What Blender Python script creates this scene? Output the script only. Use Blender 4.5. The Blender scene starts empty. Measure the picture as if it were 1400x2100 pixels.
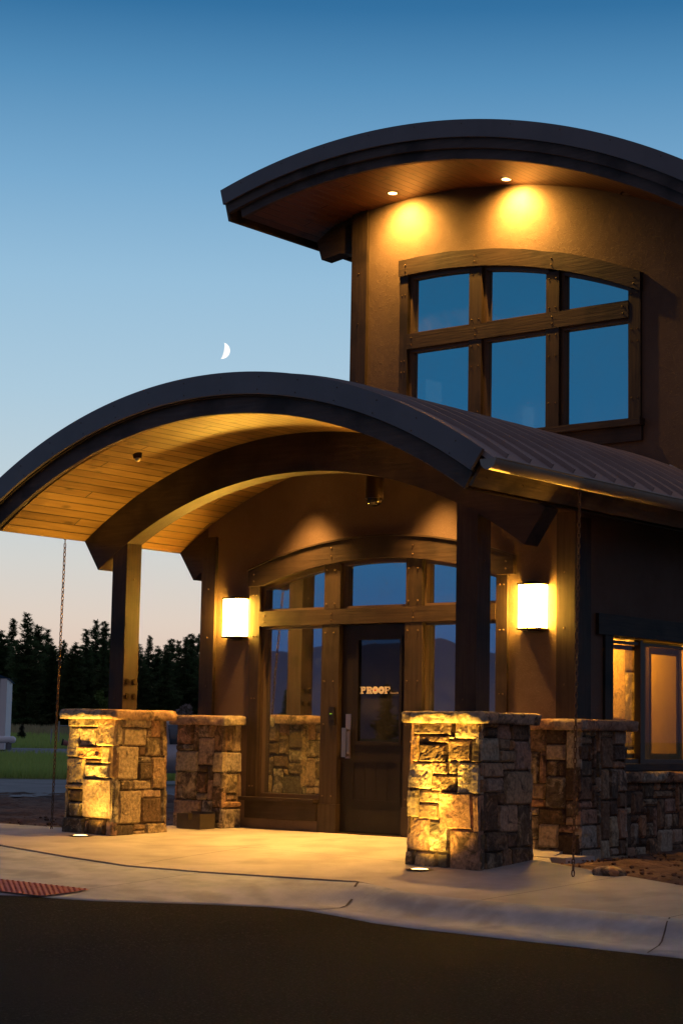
import bpy, bmesh, math, random
from math import sin, cos, pi, radians
from mathutils import Vector, Matrix, noise
from mathutils.geometry import tessellate_polygon
S = bpy.context.scene
COL = S.collection

# ------------------------------------------------------------------ camera
YAW, PITCH, ROLL = 0.6829, 0.1206, 0.0187
fw = Vector((-sin(YAW)*cos(PITCH), cos(YAW)*cos(PITCH), sin(PITCH)))
r0 = Vector((cos(YAW), sin(YAW), 0)); u0 = r0.cross(fw)
rr = r0*cos(ROLL)+u0*sin(ROLL); uu = -r0*sin(ROLL)+u0*cos(ROLL)
cd = bpy.data.cameras.new("camera"); cam = bpy.data.objects.new("camera", cd); COL.objects.link(cam)
CAM = Vector((10.9384, -16.9581, 1.0925))
cam.matrix_world = Matrix(((rr.x, uu.x, -fw.x, CAM.x), (rr.y, uu.y, -fw.y, CAM.y), (rr.z, uu.z, -fw.z, CAM.z), (0, 0, 0, 1)))
cd.sensor_fit = 'VERTICAL'; cd.sensor_height = 36; cd.lens = 3824.46/2100*36
cd.clip_end = 12000; cd.clip_start = .1
S.camera = cam
S.view_settings.view_transform = 'Standard'; S.view_settings.look = 'None'
S.view_settings.exposure = 0; S.view_settings.gamma = 1
S.cycles.max_bounces = 8

# ------------------------------------------------------------------ sky (dusk)
def srgb(r, g, b):
    return tuple(((c/255)/12.92 if c/255 <= .04045 else ((c/255+.055)/1.055)**2.4) for c in (r, g, b))+(1,)
W = bpy.data.worlds.new("World"); S.world = W; W.use_nodes = True
nt = W.node_tree; nt.nodes.clear()
def N(t, **k):
    n = nt.nodes.new(t)
    for a, v in k.items(): setattr(n, a, v)
    return n
tc = N('ShaderNodeTexCoord'); sp = N('ShaderNodeSeparateXYZ'); nt.links.new(tc.outputs['Generated'], sp.inputs[0])
def ramp(stops):
    r = N('ShaderNodeValToRGB'); e = r.color_ramp.elements
    e[0].position = stops[0][0]; e[0].color = srgb(*stops[0][1]); e[1].position = stops[-1][0]; e[1].color = srgb(*stops[-1][1])
    for p_, c in stops[1:-1]:
        x = e.new(p_); x.color = srgb(*c)
    nt.links.new(sp.outputs['Z'], r.inputs[0]); return r
west = ramp([(0, (222, 186, 168)), (.035, (226, 198, 180)), (.06, (224, 208, 194)), (.09, (212, 211, 206)), (.13, (192, 209, 217)), (.18, (172, 202, 221)),
             (.24, (150, 190, 218)), (.29, (120, 169, 206)), (.34, (84, 141, 185)), (.375, (52, 113, 161)), (.40, (38, 98, 147)), (.5, (82, 92, 122)), (1., (108, 108, 128))])
east = ramp([(0, (70, 84, 128)), (.04, (76, 100, 150)), (.09, (62, 116, 165)), (.16, (48, 120, 168)), (.24, (46, 116, 160)), (.34, (56, 92, 130)), (.48, (84, 90, 116)), (1., (108, 108, 128))])
anti = ramp([(0, (94, 78, 80)), (.2, (96, 86, 92)), (.5, (104, 97, 110)), (1., (108, 108, 128))])
dt = N('ShaderNodeVectorMath', operation='DOT_PRODUCT'); dt.inputs[1].default_value = (-.70, .71, 0)
nt.links.new(tc.outputs['Generated'], dt.inputs[0])
mr = N('ShaderNodeMapRange', interpolation_type='SMOOTHSTEP'); mr.inputs[1].default_value = .1; mr.inputs[2].default_value = .85
nt.links.new(dt.outputs['Value'], mr.inputs[0])
mx = N('ShaderNodeMixRGB'); nt.links.new(mr.outputs[0], mx.inputs[0]); nt.links.new(east.outputs[0], mx.inputs[1]); nt.links.new(west.outputs[0], mx.inputs[2])
bg = N('ShaderNodeBackground'); m2 = N('ShaderNodeMapRange', interpolation_type='SMOOTHSTEP'); m2.inputs[1].default_value = -.6; m2.inputs[2].default_value = -.2
nt.links.new(dt.outputs['Value'], m2.inputs[0]); sc_ = N('ShaderNodeMixRGB'); nt.links.new(m2.outputs[0], sc_.inputs[0]); nt.links.new(anti.outputs[0], sc_.inputs[1]); nt.links.new(mx.outputs[0], sc_.inputs[2]); nt.links.new(sc_.outputs[0], bg.inputs[0])
wo = N('ShaderNodeOutputWorld'); nt.links.new(bg.outputs[0], wo.inputs[0])

WARM = (1.0, .52, .065)      # the tungsten lamps
# ------------------------------------------------------------------ tagging helpers
def tag(o, label=None, cat=None, group=None, kind=None):
    if label: o['label'] = label
    if cat: o['category'] = cat
    if group: o['group'] = group
    if kind: o['kind'] = kind
    return o
def thing(name, loc, label, cat, group=None, rz=0):
    o = bpy.data.objects.new(name, None); COL.objects.link(o); o.location = loc; o.rotation_euler = (0, 0, rz)
    o.empty_display_size = .1
    return tag(o, label, cat, group)
def obj(name, bm, mat, parent=None, smooth=False, keep=False):
    me = bpy.data.meshes.new(name)
    if isinstance(bm, bmesh.types.BMesh):
        if not keep: bmesh.ops.recalc_face_normals(bm, faces=bm.faces)
        bm.to_mesh(me); bm.free()
    o = bpy.data.objects.new(name, me); COL.objects.link(o)
    if mat: me.materials.append(mat)
    if smooth:
        for p_ in me.polygons: p_.use_smooth = True
    if parent:
        o.parent = parent
        # children are modelled in world space: undo the whole parent chain (all plain translations/rotations)
        m = Matrix.Identity(4); q = parent; ch = []
        while q: ch.append(q); q = q.parent
        for q in reversed(ch): m = m @ q.matrix_parent_inverse @ q.matrix_basis
        o.matrix_parent_inverse = m.inverted()
    return o
def copy_child(src, parent, loc):
    c = src.copy(); COL.objects.link(c); c.parent = parent; c.location = loc; return c
BM = bmesh.new
def box(bm, x0, x1, y0, y1, z0, z1):
    v = [bm.verts.new(p_) for p_ in ((x0, y0, z0), (x1, y0, z0), (x1, y1, z0), (x0, y1, z0), (x0, y0, z1), (x1, y0, z1), (x1, y1, z1), (x0, y1, z1))]
    for f in ((0, 3, 2, 1), (4, 5, 6, 7), (0, 1, 5, 4), (1, 2, 6, 5), (2, 3, 7, 6), (3, 0, 4, 7)): bm.faces.new([v[i] for i in f])
    return v
def bevel(bm, w=.006, seg=1):
    bmesh.ops.bevel(bm, geom=[e for e in bm.edges if e.calc_face_angle(0) > .5], offset=w, segments=seg, affect='EDGES')
    return bm
def B1(x0, x1, y0, y1, z0, z1, w=.006):
    bm = BM(); box(bm, x0, x1, y0, y1, z0, z1); return bevel(bm, w) if w else bm
def prism(bm, loops, t0, t1, axis='y'):
    """extrude a polygon with holes; 2-D points are (x,z) for axis y, (y,z) for axis x"""
    P = (lambda a, b, t: (a, t, b)) if axis == 'y' else (lambda a, b, t: (t, a, b))
    flat = [Vector((a, b, 0)) for L in loops for a, b in L]
    tris = tessellate_polygon([[Vector((a, b, 0)) for a, b in L] for L in loops])
    A = [bm.verts.new(P(v.x, v.y, t0)) for v in flat]; C = [bm.verts.new(P(v.x, v.y, t1)) for v in flat]
    for t in tris:
        try: bm.faces.new([A[i] for i in t]); bm.faces.new([C[i] for i in reversed(t)])
        except ValueError: pass
    k = 0
    for L in loops:
        n = len(L)
        for i in range(n):
            a, b = k+i, k+(i+1) % n
            bm.faces.new((A[a], A[b], C[b], C[a]))
        k += n
    return bm
def arcpts(cx, cz, R, a0, a1, n):
    return [(cx+R*sin(a0+(a1-a0)*i/n), cz+R*cos(a0+(a1-a0)*i/n)) for i in range(n+1)]
def ringband(bm, c, r0f, r1f, a0, a1, y0, y1, n=64):
    """solid curved band between radii r0 and r1, from y0 to y1; quads only"""
    f0 = r0f if callable(r0f) else (lambda a: r0f); f1 = r1f if callable(r1f) else (lambda a: r1f)
    uv = bm.loops.layers.uv.verify(); rows = []
    for i in range(n+1):
        a = a0+(a1-a0)*i/n
        rows.append([bm.verts.new((c[0]+f(a)*sin(a), y, c[1]+f(a)*cos(a))) for f, y in ((f0, y0), (f0, y1), (f1, y1), (f1, y0))])
    for i in range(n):
        for j in range(4):
            k = (j+1) % 4
            F = bm.faces.new((rows[i][j], rows[i][k], rows[i+1][k], rows[i+1][j]))
            s0 = f0(0)*(a1-a0)*i/n; s1 = f0(0)*(a1-a0)*(i+1)/n
            for l, (s, q) in zip(F.loops, ((s0, j), (s0, k), (s1, k), (s1, j))): l[uv].uv = (s, (y0, y1, y1, y0)[q])
    for e in (rows[0], rows[-1]): bm.faces.new(e)
    return bm
def cyl(bm, p0, p1, r, n=12, r1=None):
    p0 = Vector(p0); p1 = Vector(p1); d = (p1-p0); L = d.length; q = d.to_track_quat('Z', 'Y').to_matrix().to_4x4()
    bmesh.ops.create_cone(bm, cap_ends=True, segments=n, radius1=r, radius2=r if r1 is None else r1, depth=L, matrix=Matrix.Translation((p0+p1)/2) @ q)
    return bm

# ------------------------------------------------------------------ materials
def mat(name, col=(.5, .5, .5), rough=.6, metal=0., spec=.5):
    m = bpy.data.materials.new(name); m.use_nodes = True; t = m.node_tree; b = t.nodes['Principled BSDF']
    b.inputs['Base Color'].default_value = (*col, 1); b.inputs['Roughness'].default_value = rough
    b.inputs['Metallic'].default_value = metal; b.inputs['Specular IOR Level'].default_value = spec
    m.use_backface_culling = False
    return m, t, b
def add(t, kind, **k):
    n = t.nodes.new(kind)
    for a, v in k.items(): setattr(n, a, v)
    return n
def noisemix(name, c1, c2, scale=(4, 4, 4), rough=.7, bump=.3, bscale=30., bdist=.01, detail=6, metal=0, lo=.35, hi=.65, coord='Object', spec=.4, c3=None, s3=1.3, bump2=None):
    m, t, b = mat(name, c1, rough, metal, spec)
    tcn = add(t, 'ShaderNodeTexCoord'); mp = add(t, 'ShaderNodeMapping'); mp.inputs['Scale'].default_value = scale
    t.links.new(tcn.outputs[coord], mp.inputs[0])
    n1 = add(t, 'ShaderNodeTexNoise'); n1.inputs['Scale'].default_value = 1; n1.inputs['Detail'].default_value = detail; n1.inputs['Roughness'].default_value = .62
    t.links.new(mp.outputs[0], n1.inputs[0])
    r = add(t, 'ShaderNodeMapRange'); r.inputs[1].default_value = lo; r.inputs[2].default_value = hi; t.links.new(n1.outputs[0], r.inputs[0])
    mx_ = add(t, 'ShaderNodeMixRGB'); mx_.inputs[1].default_value = (*c1, 1); mx_.inputs[2].default_value = (*c2, 1); t.links.new(r.outputs[0], mx_.inputs[0])
    out = mx_.outputs[0]
    if c3:
        n3 = add(t, 'ShaderNodeTexNoise'); n3.inputs['Scale'].default_value = s3; n3.inputs['Detail'].default_value = 4; t.links.new(tcn.outputs[coord], n3.inputs[0])
        r3 = add(t, 'ShaderNodeMapRange'); r3.inputs[1].default_value = .48; r3.inputs[2].default_value = .68; t.links.new(n3.outputs[0], r3.inputs[0])
        m3 = add(t, 'ShaderNodeMixRGB'); m3.inputs[2].default_value = (*c3, 1); t.links.new(out, m3.inputs[1]); t.links.new(r3.outputs[0], m3.inputs[0]); out = m3.outputs[0]
    t.links.new(out, b.inputs['Base Color'])
    nb = add(t, 'ShaderNodeTexNoise'); nb.inputs['Scale'].default_value = bscale; nb.inputs['Detail'].default_value = 5
    if bump2: t.links.new(mp.outputs[0], nb.inputs[0])
    else: t.links.new(tcn.outputs[coord], nb.inputs[0])
    bp = add(t, 'ShaderNodeBump'); bp.inputs['Strength'].default_value = bump; bp.inputs['Distance'].default_value = bdist
    t.links.new(nb.outputs[0], bp.inputs['Height']); t.links.new(bp.outputs[0], b.inputs['Normal'])
    return m
def woodmat(name, c1, c2, ax, rough=.62):
    sc = [26, 26, 26]; sc[ax] = 1.6
    return noisemix(name, c1, c2, tuple(sc), rough, .55, 1.6, .006, 7, bump2=True, lo=.3, hi=.7, spec=.35, c3=tuple(c*.55 for c in c1), s3=2.2)
DK1, DK2 = (.025, .015, .011), (.052, .033, .023)
WX, WY, WZ = (woodmat('rough_timber_'+'xyz'[i], DK1, DK2, i) for i in range(3))
WDX = woodmat('dark_fascia_wood', (.085, .062, .058), (.13, .10, .09), 0)
WDY = woodmat('dark_fascia_wood_y', (.10, .070, .045), (.17, .115, .07), 1)
SASH, _, _ = mat('dark_window_sash', (.085, .055, .035), .45)
DOORM = noisemix('dark_painted_door', (.010, .007, .007), (.016, .012, .012), (3, 3, 1), .45, .12, 60, .002, spec=.25)
STUC = noisemix('brown_stucco', (.112, .073, .055), (.145, .098, .076), (2.2, 2.2, 2.2), .85, .45, 9, .010, 8, c3=(.105, .07, .052), s3=1.1)
def stucco_bump():
    t = STUC.node_tree; b = t.nodes['Principled BSDF']; tcn = t.nodes['Texture Coordinate']
    v = add(t, 'ShaderNodeTexNoise'); v.inputs['Scale'].default_value = 26; v.inputs['Detail'].default_value = 3; v.inputs['Distortion'].default_value = 1.6
    t.links.new(tcn.outputs['Object'], v.inputs[0]); r = add(t, 'ShaderNodeMapRange'); r.inputs[1].default_value = .56; r.inputs[2].default_value = .62; t.links.new(v.outputs[0], r.inputs[0])
    b2 = add(t, 'ShaderNodeBump'); b2.inputs['Strength'].default_value = .6; b2.inputs['Distance'].default_value = .004
    t.links.new(r.outputs[0], b2.inputs['Height']); t.links.new(b.inputs['Normal'].links[0].from_socket, b2.inputs['Normal']); t.links.new(b2.outputs[0], b.inputs['Normal'])
stucco_bump()
ROOFM = noisemix('charcoal_metal', (.30, .245, .235), (.36, .30, .285), (1.5, 1.5, 1.5), .48, .05, 3, .01, 4, metal=.15)
FASC = noisemix('charcoal_metal_fascia', (.16, .135, .138), (.20, .17, .172), (1.2, 1.2, 1.2), .42, .12, 40, .002, 4, metal=.2)
GUTM = noisemix('brown_metal_gutter', (.34, .26, .20), (.40, .31, .24), (2, 2, 2), .38, .03, 4, .01, 3, metal=.25)
def soffitmat(name, c1, c2):
    m, t, b = mat(name, c1, .42, 0, .5)
    uvn = add(t, 'ShaderNodeUVMap'); s = add(t, 'ShaderNodeSeparateXYZ'); t.links.new(uvn.outputs[0], s.inputs[0])
    d = add(t, 'ShaderNodeMath', operation='DIVIDE'); d.inputs[1].default_value = .135; t.links.new(s.outputs[0], d.inputs[0])
    fl = add(t, 'ShaderNodeMath', operation='FLOOR'); t.links.new(d.outputs[0], fl.inputs[0])
    fr = add(t, 'ShaderNodeMath', operation='FRACT'); t.links.new(d.outputs[0], fr.inputs[0])
    # butt joints: each row of boards is shifted and cut every 2.4 m
    wn0 = add(t, 'ShaderNodeTexWhiteNoise', noise_dimensions='1D'); t.links.new(fl.outputs[0], wn0.inputs['W'])
    sh = add(t, 'ShaderNodeMath', operation='MULTIPLY_ADD'); sh.inputs[1].default_value = 7.; t.links.new(wn0.outputs[0], sh.inputs[0]); t.links.new(s.outputs[1], sh.inputs[2])
    dv = add(t, 'ShaderNodeMath', operation='DIVIDE'); dv.inputs[1].default_value = 4.2; t.links.new(sh.outputs[0], dv.inputs[0])
    fl2 = add(t, 'ShaderNodeMath', operation='FLOOR'); t.links.new(dv.outputs[0], fl2.inputs[0])
    fr2 = add(t, 'ShaderNodeMath', operation='FRACT'); t.links.new(dv.outputs[0], fr2.inputs[0])
    cb = add(t, 'ShaderNodeCombineXYZ'); t.links.new(fl.outputs[0], cb.inputs[0]); t.links.new(fl2.outputs[0], cb.inputs[1])
    wn = add(t, 'ShaderNodeTexWhiteNoise', noise_dimensions='2D'); t.links.new(cb.outputs[0], wn.inputs[0])
    cv = add(t, 'ShaderNodeCombineXYZ')
    mu = add(t, 'ShaderNodeMath', operation='MULTIPLY'); mu.inputs[1].default_value = 22; t.links.new(s.outputs[0], mu.inputs[0])
    mu2 = add(t, 'ShaderNodeMath', operation='MULTIPLY'); mu2.inputs[1].default_value = 1.6; t.links.new(sh.outputs[0], mu2.inputs[0])
    t.links.new(mu.outputs[0], cv.inputs[0]); t.links.new(mu2.outputs[0], cv.inputs[1]); t.links.new(fl.outputs[0], cv.inputs[2])
    ns = add(t, 'ShaderNodeTexNoise'); ns.inputs['Scale'].default_value = 1; ns.inputs['Detail'].default_value = 6; ns.inputs['Distortion'].default_value = .6; t.links.new(cv.outputs[0], ns.inputs[0])
    a = add(t, 'ShaderNodeMath', operation='MULTIPLY_ADD'); a.inputs[1].default_value = .75; t.links.new(wn.outputs[0], a.inputs[0])
    q = add(t, 'ShaderNodeMapRange'); q.inputs[1].default_value = .35; q.inputs[2].default_value = .7; q.inputs[4].default_value = .6; t.links.new(ns.outputs[0], q.inputs[0]); t.links.new(q.outputs[0], a.inputs[2])
    mxx = add(t, 'ShaderNodeMixRGB'); mxx.inputs[1].default_value = (*c1, 1); mxx.inputs[2].default_value = (*c2, 1); t.links.new(a.outputs[0], mxx.inputs[0])
    # knots
    vo = add(t, 'ShaderNodeTexVoronoi'); vo.inputs['Scale'].default_value = .55
    cv2 = add(t, 'ShaderNodeVectorMath', operation='MULTIPLY'); cv2.inputs[1].default_value = (.42, 2.6, 1); t.links.new(cv.outputs[0], cv2.inputs[0]); t.links.new(cv2.outputs[0], vo.inputs[0])
    kn = add(t, 'ShaderNodeMapRange'); kn.inputs[1].default_value = .10; kn.inputs[2].default_value = .22; kn.inputs[3].default_value = .35; kn.inputs[4].default_value = 1; t.links.new(vo.outputs[0], kn.inputs[0])
    # grooves between boards
    g1 = add(t, 'ShaderNodeMath', operation='PINGPONG'); g1.inputs[1].default_value = .5; t.links.new(fr.outputs[0], g1.inputs[0])
    g2 = add(t, 'ShaderNodeMapRange'); g2.inputs[1].default_value = .02; g2.inputs[2].default_value = .075; t.links.new(g1.outputs[0], g2.inputs[0])
    g3 = add(t, 'ShaderNodeMapRange'); g3.inputs[1].default_value = .001; g3.inputs[2].default_value = .003
    g4 = add(t, 'ShaderNodeMath', operation='PINGPONG'); g4.inputs[1].default_value = .5; t.links.new(fr2.outputs[0], g4.inputs[0]); t.links.new(g4.outputs[0], g3.inputs[0])
    gm = add(t, 'ShaderNodeMath', operation='MULTIPLY'); t.links.new(g2.outputs[0], gm.inputs[0]); t.links.new(g3.outputs[0], gm.inputs[1])
    gk = add(t, 'ShaderNodeMath', operation='MULTIPLY'); t.links.new(gm.outputs[0], gk.inputs[0]); t.links.new(kn.outputs[0], gk.inputs[1])
    gg = add(t, 'ShaderNodeMapRange'); gg.inputs[3].default_value = .12; gg.inputs[4].default_value = 1; t.links.new(gk.outputs[0], gg.inputs[0])
    fin = add(t, 'ShaderNodeVectorMath', operation='SCALE'); t.links.new(mxx.outputs[0], fin.inputs[0]); t.links.new(gg.outputs[0], fin.inputs['Scale'])
    t.links.new(fin.outputs[0], b.inputs['Base Color'])
    bp = add(t, 'ShaderNodeBump'); bp.inputs['Strength'].default_value = .8; bp.inputs['Distance'].default_value = .008; t.links.new(gm.outputs[0], bp.inputs['Height']); t.links.new(bp.outputs[0], b.inputs['Normal'])
    return m
SOFF = soffitmat('pine_soffit_boards', (.13, .072, .022), (.27, .165, .058))
SOFF2 = soffitmat('red_stained_soffit_boards', (.075, .028, .013), (.14, .055, .025))
CONC = noisemix('broom_finished_concrete', (.35, .33, .305), (.46, .435, .405), (1.4, 1.4, 1.4), .8, .22, 70, .004, 8, c3=(.31, .295, .27), s3=2.0)
CURB = noisemix('kerb_concrete', (.31, .345, .39), (.44, .475, .52), (2.5, 2.5, 2.5), .75, .3, 60, .004, 8, c3=(.25, .275, .31), s3=2.4)
ASPH = noisemix('asphalt', (.0035, .0028, .0031), (.050, .038, .039), (42, 42, 42), .9, .8, 90, .012, 3, lo=.54, hi=.74, spec=.1, c3=(.007, .0055, .0057), s3=.45)
JOINT, _, _ = mat('joint_shadow_grime', (.06, .05, .045), .9)
DIRT = noisemix('red_brown_dirt', (.085, .048, .033), (.19, .115, .078), (5, 5, 5), .95, 1., 16, .05, 8, c3=(.06, .035, .025), s3=1.)
FIELD = noisemix('field_soil_and_grass', (.08, .10, .03), (.15, .15, .06), (.25, .25, .25), .95, .5, 3, .1, 5)
ROAD2 = noisemix('far_road_surface', (.15, .16, .17), (.22, .23, .24), (.9, .9, .9), .85, .3, 20, .02, 5)
BLACKM, _, _ = mat('black_painted_metal', (.018, .014, .012), .4, .3)
BRONZE, _, _ = mat('dark_bronze_metal', (.035, .022, .014), .38, .7)
STEEL, _, _ = mat('brushed_steel', (.55, .47, .40), .28, 1.)
NAILM, _, _ = mat('rusty_nail_heads', (.10, .06, .035), .5, .5)
CHAINM = noisemix('rusty_chain_metal', (.10, .055, .03), (.17, .10, .06), (30, 30, 30), .55, .1, 50, .002, metal=.6)
INTM, _, _ = mat('interior_plaster', (.10, .075, .055), .9)
TACT = noisemix('brick_red_tactile_plastic', (.30, .075, .05), (.40, .11, .075), (6, 6, 6), .6, .1, 60, .002)
def stonemat():
    m, t, b = mat('rough_field_stone', (.3, .25, .18), .85, 0, .3)
    at_ = add(t, 'ShaderNodeAttribute', attribute_name='tone'); tcn = add(t, 'ShaderNodeTexCoord')
    s = add(t, 'ShaderNodeSeparateColor'); t.links.new(at_.outputs['Color'], s.inputs[0])
    cr = add(t, 'ShaderNodeValToRGB'); e = cr.color_ramp.elements
    e[0].position = 0; e[0].color = (.13, .085, .055, 1); e[1].position = 1; e[1].color = (.40, .33, .245, 1)
    for p_, c in ((.15, (.24, .15, .09)), (.32, (.36, .27, .17)), (.48, (.42, .34, .22)), (.62, (.36, .32, .26)), (.76, (.44, .24, .11)), (.9, (.34, .22, .16))):
        x = e.new(p_); x.color = (*c, 1)
    t.links.new(s.outputs[0], cr.inputs[0])
    off = add(t, 'ShaderNodeVectorMath', operation='MULTIPLY_ADD'); t.links.new(at_.outputs['Color'], off.inputs[0]); off.inputs[1].default_value = (7, 7, 7); t.links.new(tcn.outputs['Object'], off.inputs[2])
    n1 = add(t, 'ShaderNodeTexNoise'); n1.inputs['Scale'].default_value = 8; n1.inputs['Detail'].default_value = 9; n1.inputs['Roughness'].default_value = .66; n1.inputs['Distortion'].default_value = .7; t.links.new(off.outputs[0], n1.inputs[0])
    # dark lichen patches, more of them on some stones
    th = add(t, 'ShaderNodeMath', operation='MULTIPLY_ADD'); th.inputs[1].default_value = .30; t.links.new(s.outputs[1], th.inputs[0]); t.links.new(n1.outputs[0], th.inputs[2])
    r = add(t, 'ShaderNodeMapRange'); r.inputs[1].default_value = .60; r.inputs[2].default_value = .74; t.links.new(th.outputs[0], r.inputs[0])
    mxx = add(t, 'ShaderNodeMixRGB'); mxx.inputs[2].default_value = (.045, .032, .022, 1); t.links.new(cr.outputs[0], mxx.inputs[1])
    k = add(t, 'ShaderNodeMath', operation='MULTIPLY'); k.inputs[1].default_value = .82; t.links.new(r.outputs[0], k.inputs[0]); t.links.new(k.outputs[0], mxx.inputs[0])
    n2 = add(t, 'ShaderNodeTexNoise'); n2.inputs['Scale'].default_value = 28; n2.inputs['Detail'].default_value = 6; t.links.new(off.outputs[0], n2.inputs[0])
    r2 = add(t, 'ShaderNodeMapRange'); r2.inputs[1].default_value = .38; r2.inputs[2].default_value = .66; r2.inputs[3].default_value = .72; r2.inputs[4].default_value = 1.22; t.links.new(n2.outputs[0], r2.inputs[0])
    sc = add(t, 'ShaderNodeVectorMath', operation='SCALE'); t.links.new(mxx.outputs[0], sc.inputs[0]); t.links.new(r2.outputs[0], sc.inputs['Scale'])
    # the blue channel marks the recessed mortar
    mm = add(t, 'ShaderNodeMixRGB'); mm.inputs[2].default_value = (.05, .035, .025, 1); t.links.new(sc.outputs[0], mm.inputs[1]); t.links.new(s.outputs[2], mm.inputs[0])
    t.links.new(mm.outputs[0], b.inputs['Base Color'])
    bp = add(t, 'ShaderNodeBump'); bp.inputs['Strength'].default_value = 1.; bp.inputs['Distance'].default_value = .022; t.links.new(n1.outputs[0], bp.inputs['Height'])
    b2 = add(t, 'ShaderNodeBump'); b2.inputs['Strength'].default_value = .7; b2.inputs['Distance'].default_value = .008
    n4 = add(t, 'ShaderNodeTexNoise'); n4.inputs['Scale'].default_value = 60; n4.inputs['Detail'].default_value = 4; t.links.new(off.outputs[0], n4.inputs[0]); t.links.new(n4.outputs[0], b2.inputs['Height'])
    t.links.new(bp.outputs[0], b2.inputs['Normal']); t.links.new(b2.outputs[0], b.inputs['Normal'])
    return m
STONE = stonemat()
def glassmat(name, refl=.5, tint=(.62, .60, .55), gcol=(.86, .95, 1)):
    m = bpy.data.materials.new(name); m.use_nodes = True; t = m.node_tree; t.nodes.clear()
    o = add(t, 'ShaderNodeOutputMaterial'); mxs = add(t, 'ShaderNodeMixShader'); tr = add(t, 'ShaderNodeBsdfTransparent'); gl = add(t, 'ShaderNodeBsdfGlossy')
    tr.inputs[0].default_value = (*tint, 1); gl.inputs[0].default_value = (*gcol, 1); gl.inputs['Roughness'].default_value = .012
    fr0 = add(t, 'ShaderNodeLayerWeight'); fr0.inputs[0].default_value = .5; fr = add(t, 'ShaderNodeMath', operation='POWER'); fr.inputs[1].default_value = 3; t.links.new(fr0.outputs['Facing'], fr.inputs[0]); mr_ = add(t, 'ShaderNodeMapRange'); mr_.inputs[3].default_value = refl; mr_.inputs[4].default_value = 1
    t.links.new(fr.outputs[0], mr_.inputs[0]); t.links.new(mr_.outputs[0], mxs.inputs[0]); t.links.new(tr.outputs[0], mxs.inputs[1]); t.links.new(gl.outputs[0], mxs.inputs[2]); t.links.new(mxs.outputs[0], o.inputs[0])
    df = add(t, 'ShaderNodeBsdfDiffuse'); df.inputs[0].default_value = (.7, .68, .62, 1); m2_ = add(t, 'ShaderNodeMixShader'); nd = add(t, 'ShaderNodeTexNoise'); nd.inputs['Scale'].default_value = 2.3; nd.inputs['Detail'].default_value = 7; nd.inputs['Distortion'].default_value = 1.2
    tc2 = add(t, 'ShaderNodeTexCoord'); t.links.new(tc2.outputs['Object'], nd.inputs[0]); rd = add(t, 'ShaderNodeMapRange'); rd.inputs[1].default_value = .42; rd.inputs[2].default_value = .75; rd.inputs[3].default_value = .01; rd.inputs[4].default_value = .055; t.links.new(nd.outputs[0], rd.inputs[0])
    t.links.new(rd.outputs[0], m2_.inputs[0]); t.links.new(mxs.outputs[0], m2_.inputs[1]); t.links.new(df.outputs[0], m2_.inputs[2]); t.links.new(m2_.outputs[0], o.inputs[0])
    tcn = add(t, 'ShaderNodeTexCoord'); n = add(t, 'ShaderNodeTexNoise'); n.inputs['Scale'].default_value = 1.1; t.links.new(tcn.outputs['Object'], n.inputs[0])
    bp = add(t, 'ShaderNodeBump'); bp.inputs['Strength'].default_value = .05; bp.inputs['Distance'].default_value = .02; t.links.new(n.outputs[0], bp.inputs['Height']); t.links.new(bp.outputs[0], gl.inputs['Normal'])
    return m
GLASS = glassmat('window_glass', .60, (.34, .33, .30))
DGLASS = glassmat('dark_door_glass', .13, (.3, .25, .25))
SGLASS = glassmat('side_window_glass', .04, (.85, .75, .6))
def emis(name, col, s):
    m = bpy.data.materials.new(name); m.use_nodes = True; t = m.node_tree; t.nodes.clear()
    o = add(t, 'ShaderNodeOutputMaterial'); e = add(t, 'ShaderNodeEmission'); e.inputs[0].default_value = (*col, 1); e.inputs[1].default_value = s; t.links.new(e.outputs[0], o.inputs[0]); return m

# ------------------------------------------------------------------ small repeated pieces
def nail_src(parent, loc, r=.014):
    bm = BM(); bmesh.ops.create_uvsphere(bm, u_segments=8, v_segments=5, radius=r, matrix=Matrix.Diagonal((1, .9, 1, 1)))
    o = bpy.data.objects.new('nail', bpy.data.meshes.new('nail')); bm.to_mesh(o.data); bm.free(); o.data.materials.append(NAILM)
    return o
_nail = nail_src(None, None); _nail_n = [0]
def nails(parent, pts, k=.75):
    m = Matrix.Identity(4); q = parent; ch = []
    while q: ch.append(q); q = q.parent
    for q in reversed(ch): m = m @ q.matrix_parent_inverse @ q.matrix_basis
    inv = m.inverted()
    for p_ in pts:
        o = _nail.copy(); COL.objects.link(o); o.parent = parent; o.matrix_parent_inverse = inv; o.location = p_; o.scale = (k, k, k)

# ================================================================== GROUND
def gz(x, y):
    """surface of the entrance slab: falls towards the street and to the right"""
    return -(-y/1.94)*(.038+.0185*min(6.3, max(0, x+5.28))) if y < 0 else 0.
KB = [(-9.5, -3.6), (-6.5, -3.6), (-4.478, -3.636), (-3.237, -3.805), (-2.343, -3.857), (-1.49, -3.653), (-.811, -3.437), (-.428, -3.32), (.023, -3.19), (.33, -3.27), (.653, -3.384), (1.658, -3.459), (2.638, -3.464), (3.579, -3.532), (5.8, -3.65), (9, -3.8)]
KA = [(-7., -7.4), (-4., -6.5), (-1.936, -5.811), (-1.719, -5.605), (-1.45, -5.47), (-1.224, -5.307), (-.9, -4.95), (-.666, -4.651), (-.207, -4.222), (.13, -4.09), (.5, -4.12), (1.5, -4.31), (2.786, -4.426), (4.121, -4.524), (6.2, -4.7), (9.3, -4.9)]
def za(x): return gz(x, -4.4)-.11
def lerp(a, b, t): return a+(b-a)*t
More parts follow.
